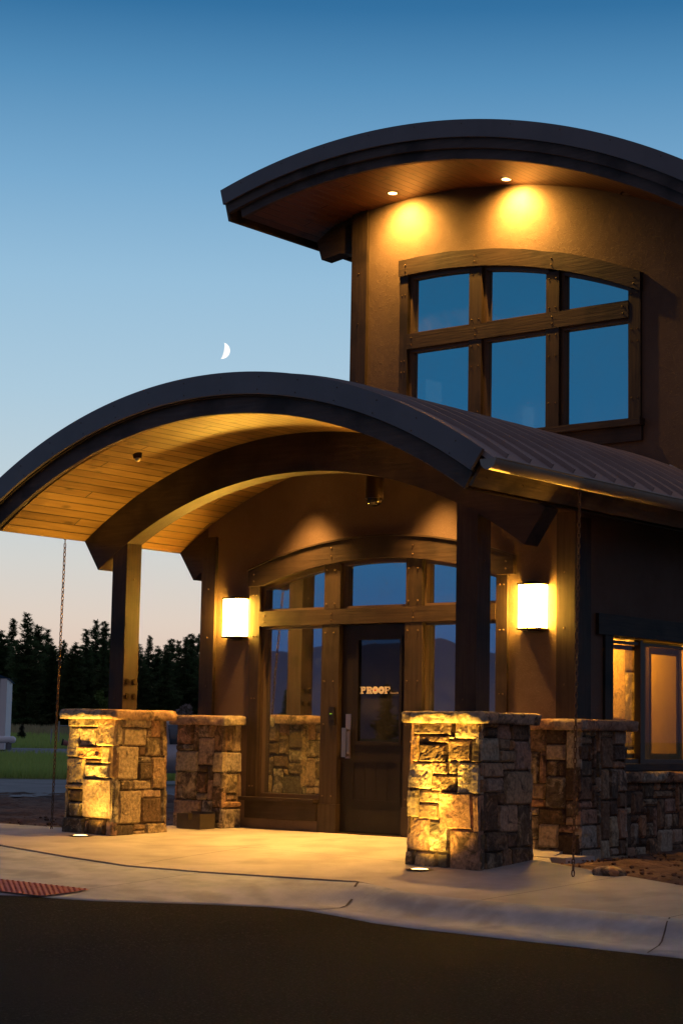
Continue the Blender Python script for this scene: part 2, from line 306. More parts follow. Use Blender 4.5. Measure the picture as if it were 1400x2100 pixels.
# entrance slab
bm = BM(); rows = []
XB = []
for i in range(len(KB)-1):
    for k in range(6):
        t = k/6; XB.append((lerp(KB[i][0], KB[i+1][0], t), lerp(KB[i][1], KB[i+1][1], t)))
XB.append(KB[-1])
def back(x):
    if x < -5.35: return -1.5
    if x < .40: return .6
    return -1.05 - .42*(min(x, 3.9)-.6) if x > .7 else lerp(-.25, -1.05, max(0, (x-.4)/.3))
for x, y in XB:
    yb = back(x); rows.append([bm.verts.new((x, lerp(y, yb, j/14), gz(x, lerp(y, yb, j/14)))) for j in range(15)])
for a, b_ in zip(rows, rows[1:]):
    for j in range(14): bm.faces.new((a[j], b_[j], b_[j+1], a[j+1]))
ext = bmesh.ops.extrude_face_region(bm, geom=bm.faces[:]); 
for v in ext['geom']:
    if isinstance(v, bmesh.types.BMVert): v.co.z -= .12
tag(obj('entrance_pavement', bm, CONC), kind='structure')
# control joints in the slab (shallow dark lines, laid 3 mm above)
def strip(bm, pts, w, f):
    for (x0, y0), (x1, y1) in zip(pts, pts[1:]):
        d = Vector((x1-x0, y1-y0)); n = max(1, int(d.length/.12)); q = Vector((-d.y, d.x)).normalized()*w/2
        pr = None
        for i in range(n+1):
            x, y = lerp(x0, x1, i/n), lerp(y0, y1, i/n)
            a = bm.verts.new((x+q.x, y+q.y, f(x, y)+.003)); b_ = bm.verts.new((x-q.x, y-q.y, f(x, y)+.003))
            if pr: bm.faces.new((pr[0], pr[1], b_, a))
            pr = (a, b_)
bm = BM()
for pts in ([(-2.3, -3.85), (-2.535, -1.858)], [(-3.46, -2.47), (-2.535, -1.858), (-1.298, -1.853), (-.33, -1.9)], [(1.585, -3.45), (1.9, -1.75)], [(3.46, -3.51), (3.6, -2.4)]):
    strip(bm, pts, .010, gz)
strip(bm, [(x, y+.004) for x, y in KB[1:9]], .016, gz)
tag(obj('pavement_joints', bm, JOINT), kind='structure')
# kerb: dropped ramp on the left, rolled kerb and gutter pan on the right
def kline(L, n=6):
    out = []
    for i in range(len(L)-1):
        for k in range(n): out.append((lerp(L[i][0], L[i+1][0], k/n), lerp(L[i][1], L[i+1][1], k/n)))
    out.append(L[-1]); return out
KBs, KAs = kline(KB), kline(KA)
prof = [(0, 0), (.07, -.002), (.13, -.014), (.21, -.055), (.29, -.102), (.37, -.130), (.46, -.140), (.65, -.128), (1, -.108)]
ramp_ = [(0, -.012), (.1, -.018), (.24, -.03), (.4, -.05), (.55, -.066), (.7, -.085), (.85, -.10), (.93, -.105), (1, -.108)]
def kpt(i, k):
    (bx, by), (ax, ay) = KBs[i], KAs[i]
    f = min(1, max(0, (i/6-7.4)/1.5)); f = f*f*(3-2*f)
    t = lerp(k/(len(prof)-1), prof[k][0], f) if k not in (0, len(prof)-1) else prof[k][0]
    tr = lerp(ramp_[k][0], prof[k][0], f); dz = lerp(ramp_[k][1], prof[k][1], f)
    zb = gz(bx, by); z_a = za(ax)
    return (lerp(bx, ax, tr), lerp(by, ay, tr), lerp(zb, z_a+.108, tr)+dz)
def kerb_z(x, y):
    best = None
    for i in range(len(KBs)):
        for k in range(len(prof)-1):
            p_, q = kpt(i, k), kpt(i, k+1); ex, ey = q[0]-p_[0], q[1]-p_[1]; L2 = ex*ex+ey*ey+1e-9
            t = min(1, max(0, ((x-p_[0])*ex+(y-p_[1])*ey)/L2)); d = (p_[0]+ex*t-x)**2+(p_[1]+ey*t-y)**2
            if best is None or d < best[0]: best = (d, lerp(p_[2], q[2], t))
    return best[1]+.003
bm = BM(); rows = [[bm.verts.new(kpt(i, k)) for k in range(len(prof))]+[bm.verts.new((kpt(i, 8)[0], kpt(i, 8)[1]-.0, kpt(i, 8)[2]-.1))] for i in range(len(KBs))]
for a, b_ in zip(rows, rows[1:]):
    for j in range(len(prof)): bm.faces.new((a[j], a[j+1], b_[j+1], b_[j]))
tag(obj('kerb', bm, CURB, smooth=True), kind='structure')
bm = BM()
strip(bm, [(.023, -3.19), (.20, -3.50), (.27, -3.75), (.20, -4.0), (.02, -4.14)], .022, kerb_z)
strip(bm, [(-1.49, -3.66), (-1.75, -5.58)], .010, kerb_z)
strip(bm, [(3.46, -3.53), (3.8, -4.48)], .014, kerb_z)
tag(obj('kerb_joints', bm, JOINT), kind='structure')
# street asphalt
bm = BM(); rows = []
for i, (x, y) in enumerate(KAs):
    rows.append([bm.verts.new((x+(9*t if 0 else 0)+(x-1)*t*1.2, y+.05-16*t, za(x)-.004-.05*t)) for t in (0, .02, .06, .14, .3, .6, 1)])
for a, b_ in zip(rows, rows[1:]):
    for j in range(6): bm.faces.new((a[j], a[j+1], b_[j+1], b_[j]))
tag(obj('street_asphalt', bm, ASPH, smooth=True), kind='structure')
# one ground sheet out to the horizon
def terr(x, y):
    d = math.hypot(x-11, y+17); s = (-.755*(x-11)+.656*(y+17))
    if s > 0:
        z = -.16 + 1.35*min(1, max(0, (d-60)/160))**1.3 if d > 60 else -.16
        if d < 60: z = -.16
    else: z = -.55
    return z
rad = [0, 3, 6, 9, 12, 15, 18, 20, 22, 24, 27, 30, 34, 38, 44, 52, 60, 70, 85, 100, 130, 170, 220, 300, 500, 1000, 2500, 6000, 9000]
bm = BM(); rows = []
nA = 120
for r in rad:
    rows.append([bm.verts.new((11+r*cos(2*pi*i/nA), -17+r*sin(2*pi*i/nA), 0)) for i in range(nA)])
def near_z(x, y):
    z = terr(x, y)
    d = math.hypot(x-11, y+17)
    if d < 28:
        z = min(z, -.70) if y < -2.6 else z-.08
        if y >= -2.6 and x > .2: z = -.42
    return z
for R_ in rows:
    for v in R_: v.co.z = near_z(v.co.x, v.co.y)
for a, b_ in zip(rows[:-1], rows[1:]):
    for i in range(nA):
        j = (i+1) % nA
        if a is rows[0]:
            if i == 0: c0 = a[0]
            bm.faces.new((c0, b_[i], b_[j])); continue
        bm.faces.new((a[i], b_[i], b_[j], a[j]))
for v in [v for v in bm.verts if not v.link_faces]: bm.verts.remove(v)
tag(obj('ground', bm, FIELD, smooth=True), kind='structure')
# dirt beds: left of the porch and beside the right-hand wall
def patch(name, xs, ys, f, m, amp=.02, seed=0):
    bm = BM(); G = [[bm.verts.new((x, y, f(x, y)+amp*noise.fractal(Vector((x*2.2+seed, y*2.2, 0)), 1, 2, 4))) for y in ys] for x in xs]
    for a, b_ in zip(G, G[1:]):
        for j in range(len(ys)-1): bm.faces.new((a[j], b_[j], b_[j+1], a[j+1]))
    return tag(obj(name, bm, m, smooth=True), kind='structure')
fr = lambda a, b, n: [a+(b-a)*i/n for i in range(n+1)]
patch('dirt_bed', fr(-18, -5.0, 150), fr(-2.4, 10, 130), lambda x, y: -.12+.02*sin(x*1.3+y), DIRT, .06)
def rb(x, y):
    e = min(1, max(0, (y-back(x))/.25)) if x > .5 else 1
    return lerp(gz(x, y)-.05, -.13+.05*min(1, max(0, (y-.5)/2)), e)+.07*math.exp(-((x-1.5)**2/.5+(y+.6)**2/.25))+.05*math.exp(-((x-1.0)**2/.1+(y-.7)**2/.2))
patch('planting_bed', fr(.3, 9, 150), fr(-4.4, 9, 190), lambda x, y: rb(x, y) if y > back(x)+.02 else gz(x, y)-.2, DIRT, .035, 5)
# street behind, drive, grass
bm = BM()
Dv = Vector((-.735, .678, 0)); Qv = Vector((.678, .735, 0))
def band(bm, d0, d1, z, hw=120, skew=0, amp=0):
    o = Vector((11, -17, 0)); n = 40; pr = None
    for i in range(n+1):
        s = lerp(-hw, hw, i/n); a = o+Dv*(d0+skew*s)+Qv*s; b_ = o+Dv*(d1+skew*s)+Qv*s
        A_ = bm.verts.new((a.x, a.y, z+.004*sin(s))); B_ = bm.verts.new((b_.x, b_.y, z))
        if pr: bm.faces.new((pr[0], pr[1], B_, A_))
        pr = (A_, B_)
band(bm, 36.5, 50, -.13, 90, .12)
tag(obj('side_street', bm, ROAD2), kind='structure')
bm = BM(); o_ = Vector((11, -17, 0))
pr = None
for i in range(31):
    s = lerp(-60, 60, i/30); zz = []
    for d in (85, 104):
        q = o_+Dv*(d-.05*s)+Qv*s; zz.append(bm.verts.new((q.x, q.y, terr(q.x, q.y)+.14)))
    if pr: bm.faces.new((pr[0], pr[1], zz[1], zz[0]))
    pr = zz
tag(obj('gravel_drive', bm, ROAD2), kind='structure')

# ================================================================== STONEWORK
def norm_rects(R, x0, x1, y0, y1):
    return [(max(0, (a-x0)/(x1-x0)), min(1, (c-x0)/(x1-x0)), max(0, 1-(d-y0)/(y1-y0)), min(1, 1-(b-y0)/(y1-y0))) for a, c, b, d in R]
FL_F = norm_rects([(120, 440, 180, 297), (440, 650, 180, 502), (120, 238, 297, 630), (238, 440, 297, 502), (238, 495, 502, 645), (495, 600, 502, 692), (600, 650, 502, 850), (120, 318, 630, 918), (318, 495, 645, 695), (318, 600, 695, 850), (120, 318, 918, 982), (318, 632, 850, 1280), (632, 650, 850, 1290), (120, 178, 982, 1278), (178, 318, 982, 1112), (178, 318, 1112, 1278), (120, 350, 1278, 1480), (350, 395, 1300, 1480), (350, 395, 1278, 1300), (395, 575, 1280, 1480), (575, 650, 1290, 1480)], 126, 646, 190, 1470)
FL_S = norm_rects([(646, 720, 225, 508), (720, 1050, 225, 320), (1050, 1155, 225, 416), (1155, 1220, 225, 617), (720, 985, 320, 508), (985, 1050, 320, 416), (985, 1155, 416, 610), (646, 902, 508, 850), (902, 985, 508, 612), (902, 1052, 612, 672), (902, 1052, 672, 850), (1052, 1220, 617, 948), (646, 698, 850, 1296), (698, 848, 850, 957), (848, 1052, 850, 948), (698, 942, 957, 1296), (942, 1168, 948, 1034), (942, 1168, 1034, 1294), (1168, 1220, 948, 1288), (646, 862, 1296, 1440), (862, 992, 1296, 1362), (862, 992, 1362, 1440), (992, 1220, 1290, 1440)], 646, 1220, 225, 1420)
FR_F = norm_rects([(190, 530, 215, 332), (530, 745, 215, 362), (488, 540, 332, 368), (180, 236, 332, 558), (236, 488, 332, 402), (236, 472, 402, 556), (472, 672, 366, 544), (672, 745, 362, 552), (165, 346, 558, 778), (346, 486, 545, 655), (486, 562, 545, 652), (562, 745, 550, 804), (348, 562, 653, 790), (155, 250, 778, 1012), (250, 426, 786, 890), (250, 420, 890, 1022), (424, 690, 790, 1090), (690, 745, 806, 1122), (155, 340, 1012, 1278), (340, 506, 1025, 1280), (506, 745, 1088, 1425), (145, 236, 1275, 1425), (236, 412, 1280, 1425), (412, 506, 1280, 1425)], 165, 742, 220, 1420)
FR_S = norm_rects([(745, 787, 230, 357), (787, 892, 230, 276), (787, 892, 276, 354), (892, 1002, 230, 377), (1002, 1170, 230, 379), (745, 902, 357, 554), (902, 997, 357, 456), (997, 1036, 370, 456), (902, 1036, 456, 558), (1036, 1170, 379, 624), (745, 768, 554, 680), (768, 932, 556, 682), (932, 1036, 558, 624), (745, 796, 680, 808), (796, 944, 682, 800), (932, 968, 624, 682), (946, 1170, 626, 904), (745, 890, 804, 1116), (890, 950, 796, 902), (890, 1056, 902, 1128), (1056, 1170, 908, 1252), (745, 786, 1116, 1425), (786, 962, 1114, 1280), (962, 1050, 1128, 1254), (786, 922, 1280, 1440), (922, 992, 1252, 1440), (992, 1146, 1250, 1440), (1146, 1170, 1250, 1440)], 745, 1170, 230, 1432)
def ashlar(w, h, seed):
    rnd = random.Random(seed); c = .082; nx = max(1, round(w/c)); nz = max(1, round(h/c)); used = [[0]*nz for _ in range(nx)]; out = []
    for k in range(nz):
        for i in range(nx):
            if used[i][k]: continue
            W_ = rnd.choice((2, 3, 3, 4, 4, 5)); H_ = rnd.choice((2, 2, 3, 3, 4, 1))
            if W_ < 3 and rnd.random() < .4: H_ = rnd.choice((3, 4, 5))
            a = 0
            while a < W_ and i+a < nx and not used[i+a][k]: a += 1
            if i+a < nx and nx-(i+a) < 2 and not used[i+a][k]: a = min(nx-i, a+1)
            b_ = 0
            while b_ < H_ and k+b_ < nz and all(not used[i+q][k+b_] for q in range(a)): b_ += 1
            for q in range(a):
                for s in range(b_): used[i+q][k+s] = 1
            out.append((i/nx, (i+a)/nx, k/nz, (k+b_)/nz))
    return out
def stone_face(bm, lay, O, U, Nn, w, h, rects, seed, res=.018, relief=.55):
    """raised rough stones on one face. O lower-left corner, U unit along, Nn outward normal"""
    rnd = random.Random(seed); O = Vector(O); U = Vector(U); Nn = Vector(Nn); Z = Vector((0, 0, 1))
    for (a, b_, c, d) in rects:
        a, b_, c, d = a*w, b_*w, c*h, d*h; gap = .0035
        x0, x1, z0, z1 = a+(gap if a > .01 else -.012), b_-(gap if b_ < w-.01 else -.012), c+gap, d-gap
        if x1-x0 < .012 or z1-z0 < .012: continue
        tone = (rnd.random(), rnd.random(), 0, 1)
        out = rnd.uniform(.003, .030)*relief; tilt = rnd.uniform(-.05, .05)*relief; tz = rnd.uniform(-.10, .06)*relief
        jx = [rnd.uniform(-.006, .006) for _ in range(4)]
        nx = max(2, round((x1-x0)/res)); nz = max(2, round((z1-z0)/res)); G = []
        sx = rnd.uniform(0, 100); amp = rnd.uniform(.008, .018)*(.4+relief*.6)
        for i in range(nx+1):
            row = []
            for k in range(nz+1):
                s, t = i/nx, k/nz
                px = x0+(x1-x0)*s+(lerp(jx[0], jx[1], t)*(1-s)+lerp(jx[2], jx[3], t)*s)*(1 if 0 < s < 1 or (a > .01 and b_ < w-.01) else 0)
                pz = z0+(z1-z0)*t
                wob = .004*noise.noise(Vector((px*14+sx, pz*14, 1)))
                if i in (0, nx): px += wob
                if k in (0, nz): pz += wob*1.3
                e = min(s*(x1-x0), (1-s)*(x1-x0), t*(z1-z0), (1-t)*(z1-z0))
                rim = 1-math.exp(-e/.004)
                n_ = noise.fractal(Vector((px*7+sx, pz*7, sx)), .9, 2.1, 5)
                n_ += .7*abs(noise.noise(Vector((px*16, pz*16+sx, 3))))+.35*noise.noise(Vector((px*38, pz*38+sx, 5)))
                dpt = -.012+rim*(out+.016+amp*n_+tilt*(s-.5)*(x1-x0)+tz*(t-.5)*(z1-z0))
                row.append(bm.verts.new(O+U*px+Z*(pz)+Nn*dpt))
            G.append(row)
        fs = []
        for i in range(nx):
            for k in range(nz): fs.append(bm.faces.new((G[i][k], G[i+1][k], G[i+1][k+1], G[i][k+1])))
        # sides back into the wall
        loop = [G[i][0] for i in range(nx+1)]+[G[nx][k] for k in range(1, nz+1)]+[G[i][nz] for i in range(nx-1, -1, -1)]+[G[0][k] for k in range(nz-1, 0, -1)]
        bk = [bm.verts.new(v.co-Nn*.03) for v in loop]
        for i in range(len(loop)):
            j = (i+1) % len(loop); fs.append(bm.faces.new((loop[j], loop[i], bk[i], bk[j])))
        for f in fs:
            f.smooth = relief < .3
            for l in f.loops: l[lay] = tone
def rough_slab(bm, lay, x0, x1, y0, y1, z0, z1, seed, res=.025, amp=.019, top_amp=.008):
    rnd = random.Random(seed); nx, ny, nz = max(2, round((x1-x0)/res)), max(2, round((y1-y0)/res)), max(2, round((z1-z0)/.025)); V = {}
    # the slab is made of two or three pieces: tone changes across it
    cuts = sorted(rnd.uniform(.25, .8) for _ in range(2)); tones = [(rnd.uniform(.45, 1), rnd.uniform(0, .75), 0, 1) for _ in range(3)]
    def vert(i, j, k):
        if (i, j, k) in V: return V[i, j, k]
        x, y, z = lerp(x0, x1, i/nx), lerp(y0, y1, j/ny), lerp(z0, z1, k/nz)
        n1 = noise.fractal(Vector((x*4+seed*3, y*4, z*6)), .8, 2, 5)
        bul = 1-(2*k/nz-1)**2
        off = amp*1.6*n1+.012*bul
        if i == 0: x -= off
        if i == nx: x += off
        if j == 0: y -= off
        if j == ny: y += off
        if k == nz: z += top_amp*noise.fractal(Vector((x*3, y*3, seed)), 1, 2, 4)-(.010 if i in (0, nx) or j in (0, ny) else 0)
        if k == 0: z += .010*noise.fractal(Vector((x*4, y*4, seed+9)), 1, 2, 4)
        V[i, j, k] = bm.verts.new((x, y, z)); return V[i, j, k]
    def face(q):
        f = bm.faces.new([vert(*p_) for p_ in q]); f.smooth = True
        c = f.calc_center_median(); s = (c.x-x0)/(x1-x0)*.5+(c.y-y0)/(y1-y0)*.5
        tn = tones[0 if s < cuts[0] else 1 if s < cuts[1] else 2]
        for l in f.loops: l[lay] = tn
    for i in range(nx):
        for j in range(ny):
            face(((i, j, nz), (i+1, j, nz), (i+1, j+1, nz), (i, j+1, nz))); face(((i, j, 0), (i, j+1, 0), (i+1, j+1, 0), (i+1, j, 0)))
        for k in range(nz):
            face(((i, 0, k), (i+1, 0, k), (i+1, 0, k+1), (i, 0, k+1))); face(((i, ny, k), (i, ny, k+1), (i+1, ny, k+1), (i+1, ny, k)))
    for j in range(ny):
        for k in range(nz):
            face(((0, j, k), (0, j, k+1), (0, j+1, k+1), (0, j+1, k))); face(((nx, j, k), (nx, j+1, k), (nx, j+1, k+1), (nx, j, k+1)))
def core(bm, lay, x0, x1, y0, y1, z0, z1):
    n0 = len(bm.faces); box(bm, x0, x1, y0, y1, z0, z1); bm.faces.ensure_lookup_table()
    for f in bm.faces[n0:]:
        for l in f.loops: l[lay] = (.1, .9, 1, 1)
def pier(name, x0, x1, y0, y1, zb, zt, cap, label, faces, seed, batter=.05, ov=.075, capt=.115, group='stone piers of the porch'):
    t = thing(name, ((x0+x1)/2, (y0+y1)/2, zb), label, 'stone pier', group)
    h = zt-zb; bm = BM(); lay = bm.loops.layers.float_color.new('tone')
    core(bm, lay, x0+.012, x1-.012, y0+.012, y1-.012, zb-.15, zt)
    w, d = x1-x0, y1-y0
    F, R_, L_, K_ = faces
    stone_face(bm, lay, (x0, y0, zb), (1, 0, 0), (0, -1, 0), w, h, F or ashlar(w, h, seed), seed, relief=1 if F else .55)
    stone_face(bm, lay, (x1, y0, zb), (0, 1, 0), (1, 0, 0), d, h, R_ or ashlar(d, h, seed+1), seed+1)
    stone_face(bm, lay, (x0, y1, zb), (0, -1, 0), (-1, 0, 0), d, h, ashlar(d, h, seed+2), seed+2, .028)
    stone_face(bm, lay, (x1, y1, zb), (-1, 0, 0), (0, 1, 0), w, h, ashlar(w, h, seed+3), seed+3, .03)
    cx, cy = (x0+x1)/2, (y0+y1)/2
    for v in bm.verts:
        k = 1+batter*(1-(v.co.z-zb)/h)/max(w, d); v.co.x = cx+(v.co.x-cx)*k; v.co.y = cy+(v.co.y-cy)*k
    obj('stone_body', bm, STONE, t, keep=True)
    bm = BM(); lay = bm.loops.layers.float_color.new('tone')
    rough_slab(bm, lay, x0-ov, x1+ov, y0-ov, y1+ov, cap-capt, cap, seed+7)
    obj('cap_stone', bm, STONE, t, keep=True)
    return t
ZC = 1.373
pier('stone_pier', -5.284, -4.515, -1.943, -1.14, -.065, ZC-.10, ZC, 'stone pier under the left porch post, uplit bright yellow on its street face', (FL_F, FL_S, None, None), 11)
pier('stone_pier', -.320, .507, -1.943, -1.072, -.165, ZC-.10, ZC, 'nearest stone pier, under the right porch post, one face bright, one dark', (FR_F, FR_S, None, None), 23)
pier('stone_pier', -5.17, -4.40, -.25, .55, -.02, 1.235, 1.335, 'stone pier at the left corner of the entrance wall behind the metal box', (None, None, None, None), 37, ov=.08)
pier('stone_pier', -.20, .60, -.29, .63, -.17, 1.235, 1.335, 'dim stone pier at the right corner of the entrance wall', (None, None, None, None), 41, ov=.09)
# low stone wall under the side window
t = thing('stone_wainscot_wall', (.43, 4, -.15), 'low stone wall with ledge stones under the side window', 'stone wall')
bm = BM(); lay = bm.loops.layers.float_color.new('tone'); core(bm, lay, .36, .43, .64, 8.98, -.4, .66)
stone_face(bm, lay, (.44, .64, -.2), (0, 1, 0), (1, 0, 0), 8.3, .86, ashlar(8.3, .86, 77), 77, .03)
obj('stone_body', bm, STONE, t, keep=True)
y = .66; rnd = random.Random(5)
while y < 8.9:
    L_ = rnd.uniform(.35, .6); bm = BM(); lay = bm.loops.layers.float_color.new('tone')
    rough_slab(bm, lay, .362, .50, y, y+L_-.012, .665, .785, int(y*10)); obj('ledge_stone', bm, STONE, t, keep=True); y += L_
bm = BM(); lay = bm.loops.layers.float_color.new('tone'); rough_slab(bm, lay, 0, .32, 0, .18, 0, .09, 3, .03, .02)
for v in bm.verts: v.co.x = (v.co.x-.16)*(1-.3*((v.co.y-.09)/.09)**2); v.co.z *= 1-.5*(v.co.x/.17)**2; v.co += Vector((1.75, -1.70, -.14))
tag(obj('rock', bm, STONE, keep=True), 'pale rounded rock lying at the edge of the dirt beside the pavement', 'rock')
def stone_lump(x, y, z, r, s):
    bm = BM(); lay = bm.loops.layers.float_color.new('tone'); bmesh.ops.create_icosphere(bm, subdivisions=2, radius=r)
    for v in bm.verts: v.co *= 1+.3*noise.noise(v.co*9/r*.3+Vector((s, 0, 0))); v.co.z *= .6; v.co += Vector((x, y, z))
    for f in bm.faces:
        f.smooth = True
        for l in f.loops: l[lay] = ((s*.37) % 1, .5, 0, 1)
    return obj('clod', bm, STONE, keep=True)
bm = BM(); rnd = random.Random(8)
for i in range(420):
    x = rnd.uniform(.7, 4.5); y = rnd.uniform(back(x)+.05, 1.2); r = rnd.uniform(.008, .028)
    bmesh.ops.create_icosphere(bm, subdivisions=1, radius=r, matrix=Matrix.Translation((x, y, rb(x, y)+.012)) @ Matrix.Diagonal((1, rnd.uniform(.6, 1.4), .7, 1)))
for i in range(300):
    x = rnd.uniform(-9, -5.3); y = rnd.uniform(-1.4, 6); r = rnd.uniform(.01, .035)
    bmesh.ops.create_icosphere(bm, subdivisions=1, radius=r, matrix=Matrix.Translation((x, y, -.10+.02*sin(x*1.3+y))) @ Matrix.Diagonal((1, rnd.uniform(.6, 1.4), .7, 1)))
tag(obj('dirt_clods', bm, DIRT), 'loose clods and pebbles scattered over the dirt beds', 'clods', kind='stuff')

# ================================================================== BUILDING
XC, ZCN, RC = -2.242, -1.3235, 6.1287          # canopy barrel
XT, ZT, RT = -3.5391, -.5732, 9.3648           # tower barrel
XL, XR, YT = -5.03, .346, 2.5217
BLD = thing('building', (XC, 0, 0), 'brown stucco building with a glazed entrance, a tall tower behind it and curved metal roofs', 'building')
def top_arc(xa, xb, c, R, n=24):
    return [(x, c[1]+math.sqrt(R*R-(x-c[0])**2)) for x in [xb+(xa-xb)*i/n for i in range(n+1)]]
# entrance wall
HR, HZ = 5.99, 3.42-5.99       # header top circle, centre z
HB, HBZ = 5.82, 3.17-5.82
XM = (-4.276-.403)/2
hole = [(-4.2, -.35), (-.56, -.35)]+top_arc(-4.2, -.56, (XM, HZ), HR-.07, 16)
bm = BM(); prism(bm, [[(XL+.01, -.4), (XR-.01, -.4)]+top_arc(XL+.01, XR-.01, (XC, ZCN), 5.73), hole], .03, .28)
obj('entrance_wall', bm, STUC, BLD)
o = obj('stucco_apron', B1(-4.2, -3.10, -.01, .12, -.3, .12, .004), STUC, BLD); obj('stucco_apron', B1(-1.66, -.56, -.01, .12, -.3, .12, .004), STUC, BLD)
# side (right) wall, left wall, back wall of the low wing
sw = [(.72, .80), (2.75, .80), (2.75, 2.26), (.72, 2.26)]
bm = BM(); prism(bm, [[(.03, -.4), (9, -.4), (9, 3.55), (.03, 3.55)], sw], .13, XR, 'x'); obj('side_wall', bm, STUC, BLD)
bm = BM(); prism(bm, [[(.281, -.4), (9, -.4), (9, 3.55), (.281, 3.55)], [(1.34, .9), (1.56, .9), (1.56, 2.14), (1.34, 2.14)], [(1.8, .9), (2.6, .9), (2.6, 2.14), (1.8, 2.14)]], XL, XL+.2, 'x'); obj('side_wall', bm, STUC, BLD)
obj('back_wall', B1(XL+.2, XR-.22, 8.8, 8.99, -.4, 4.6, 0), STUC, BLD)
# corner boards
cb = obj('corner_board', B1(XL-.04, XL+.19, -.02, .028, -.1, 3.55), WZ, BLD); nails(cb, [(XL+.08, -.022, z) for z in (1.7, 2.3, 2.9)])
cb = obj('corner_board', B1(XR-.20, XR+.035, -.02, .028, -.1, 3.55), WZ, BLD); nails(cb, [(XR-.1, -.022, z) for z in (1.7, 2.3, 2.9)])
obj('corner_board', B1(XR+.002, XR+.036, .03, .30, -.1, 3.5), WZ, BLD)
# entrance window frame --------------------------------------------------
GY = .115
def glasszone(zt):
    return zt
def header_z(x): return HBZ+math.sqrt(HB*HB-(x-XM)**2)
bm = BM()
def sashring(bm, x0, x1, z0, z1f, w=.045, y0=.055, y1=.16):
    """timber sash round one light, straight or with an arched head"""
    if callable(z1f):
        n = 10; xs = [x1+(x0-x1)*i/n for i in range(n+1)]
        outer = [(x0, z0), (x1, z0)]+[(x, z1f(x)) for x in xs]
        xi = [x1-w+(x0-x1+2*w)*i/n for i in range(n+1)]
        inner = [(x0+w, z0+w), (x1-w, z0+w)]+[(x, z1f(x)-w) for x in xi]
    else:
        outer = [(x0, z0), (x1, z0), (x1, z1f), (x0, z1f)]; inner = [(x0+w, z0+w), (x1-w, z0+w), (x1-w, z1f-w), (x0+w, z1f-w)]
    prism(bm, [outer, inner], y0, y1)
    return inner
lights = [(-4.11, -3.05, .377, 2.43), (-1.68, -.63, .377, 2.43), (-4.11, -3.05, 2.585, header_z), (-2.87, -1.86, 2.585, header_z), (-1.68, -.63, 2.585, header_z)]
inn = [sashring(bm, a, b_, c, d) for a, b_, c, d in lights]
EF = obj('window_frame', bm, SASH, BLD)
for L_ in inn:
    bm = BM(); prism(bm, [[(x+(.01 if x > (L_[0][0]+L_[1][0])/2 else -.01), z) for x, z in L_]], GY, GY+.008); obj('window_pane', bm, GLASS, EF)
# timbers
jl = obj('timber_post', B1(-4.257, -4.105, -.005, .20, .377, 2.907), WZ, EF)
jr = obj('timber_post', B1(-.645, -.498, -.005, .20, .377, 2.907), WZ, EF)
pl = obj('timber_post', B1(-3.114, -2.855, -.005, .20, .33, 2.415), WZ, EF)
pr_ = obj('timber_post', B1(-1.891, -1.644, -.005, .20, .33, 2.415), WZ, EF)
for xa, xb in ((-3.122, -2.847), (-1.899, -1.636)): obj('post_base', B1(xa, xb, -.022, .20, -.08, .328), WZ, EF)
tb = obj('transom_beam', B1(-4.103, -.647, -.012, .20, 2.417, 2.597), WX, EF)
mu1 = obj('timber_post', B1(-3.09, -2.85, -.005, .20, 2.60, header_z(-2.95)-.004), WZ, EF)
mu2 = obj('timber_post', B1(-1.885, -1.66, -.005, .20, 2.60, header_z(-1.8)-.004), WZ, EF)
for q, pts in ((jl, [(-4.20, z) for z in (.5, 1.55, 2.3, 2.8)]+[(-4.15, z) for z in (.5, 1.55, 2.3, 2.8)]), (jr, [(-.59, z) for z in (1.6, 2.3, 2.8)]+[(-.54, z) for z in (1.6, 2.3, 2.8)]),
               (pl, [(-3.06, z) for z in (.42, 1.25, 1.75, 2.32)]+[(-2.93, z) for z in (.42, 1.25, 1.75, 2.32)]), (pr_, [(-1.85, z) for z in (.42, 1.25, 1.75, 2.32)]+[(-1.70, z) for z in (.42, 1.25, 1.75, 2.32)]),
               (mu1, [(-3.05, 2.66), (-2.93, 2.66), (-3.05, 3.06), (-2.93, 3.06)]), (mu2, [(-1.84, 2.66), (-1.71, 2.66), (-1.84, 3.03), (-1.71, 3.03)]),
               (tb, [(-4.02, 2.47), (-4.02, 2.54), (-2.97, 2.47), (-2.97, 2.54), (-1.77, 2.47), (-1.77, 2.54)])):
    nails(q, [(x, -.014, z) for x, z in pts])
# arched header
n = 24
topp = [(x, HZ+math.sqrt(HR*HR-(x-XM)**2)) for x in [-.403+(-4.276+.403)*i/n for i in range(n+1)]]
botp = [(-4.276, 2.907), (-4.10, 2.907)]+[(x, header_z(x)) for x in [-4.06+(-.62+4.06)*i/n for i in range(n+1)]]+[(-.58, 2.907), (-.403, 2.907)]
def wobble(P, a, s): return [(x, z+a*noise.noise(Vector((x*s, z*s, 4.)))) for x, z in P]
bm = BM(); prism(bm, [botp+topp], -.035, .20)
hd = obj('arched_header', bm, WX, EF); nails(hd, [(x, -.040, z) for x, z in ((-4.18, 2.97), (-4.18, 3.05), (-2.97, 3.22), (-2.97, 3.32), (-1.77, 3.19), (-1.77, 3.29), (-.5, 2.97), (-.5, 3.05))])
cap_ = [(x, z+.002) for x, z in topp]; bm = BM(); prism(bm, [cap_+[(x, z+.018) for x, z in reversed(cap_)]], -.05, .03); obj('drip_cap', bm, WX, EF)
for xa, xb in ((-4.30, -3.125), (-1.63, -.45)):
    obj('window_sill', B1(xa, xb, -.10, .16, .332, .374), WX, EF); obj('apron_board', B1(xa+.05, xb-.01, -.03, .10, .124, .330), WX, EF)
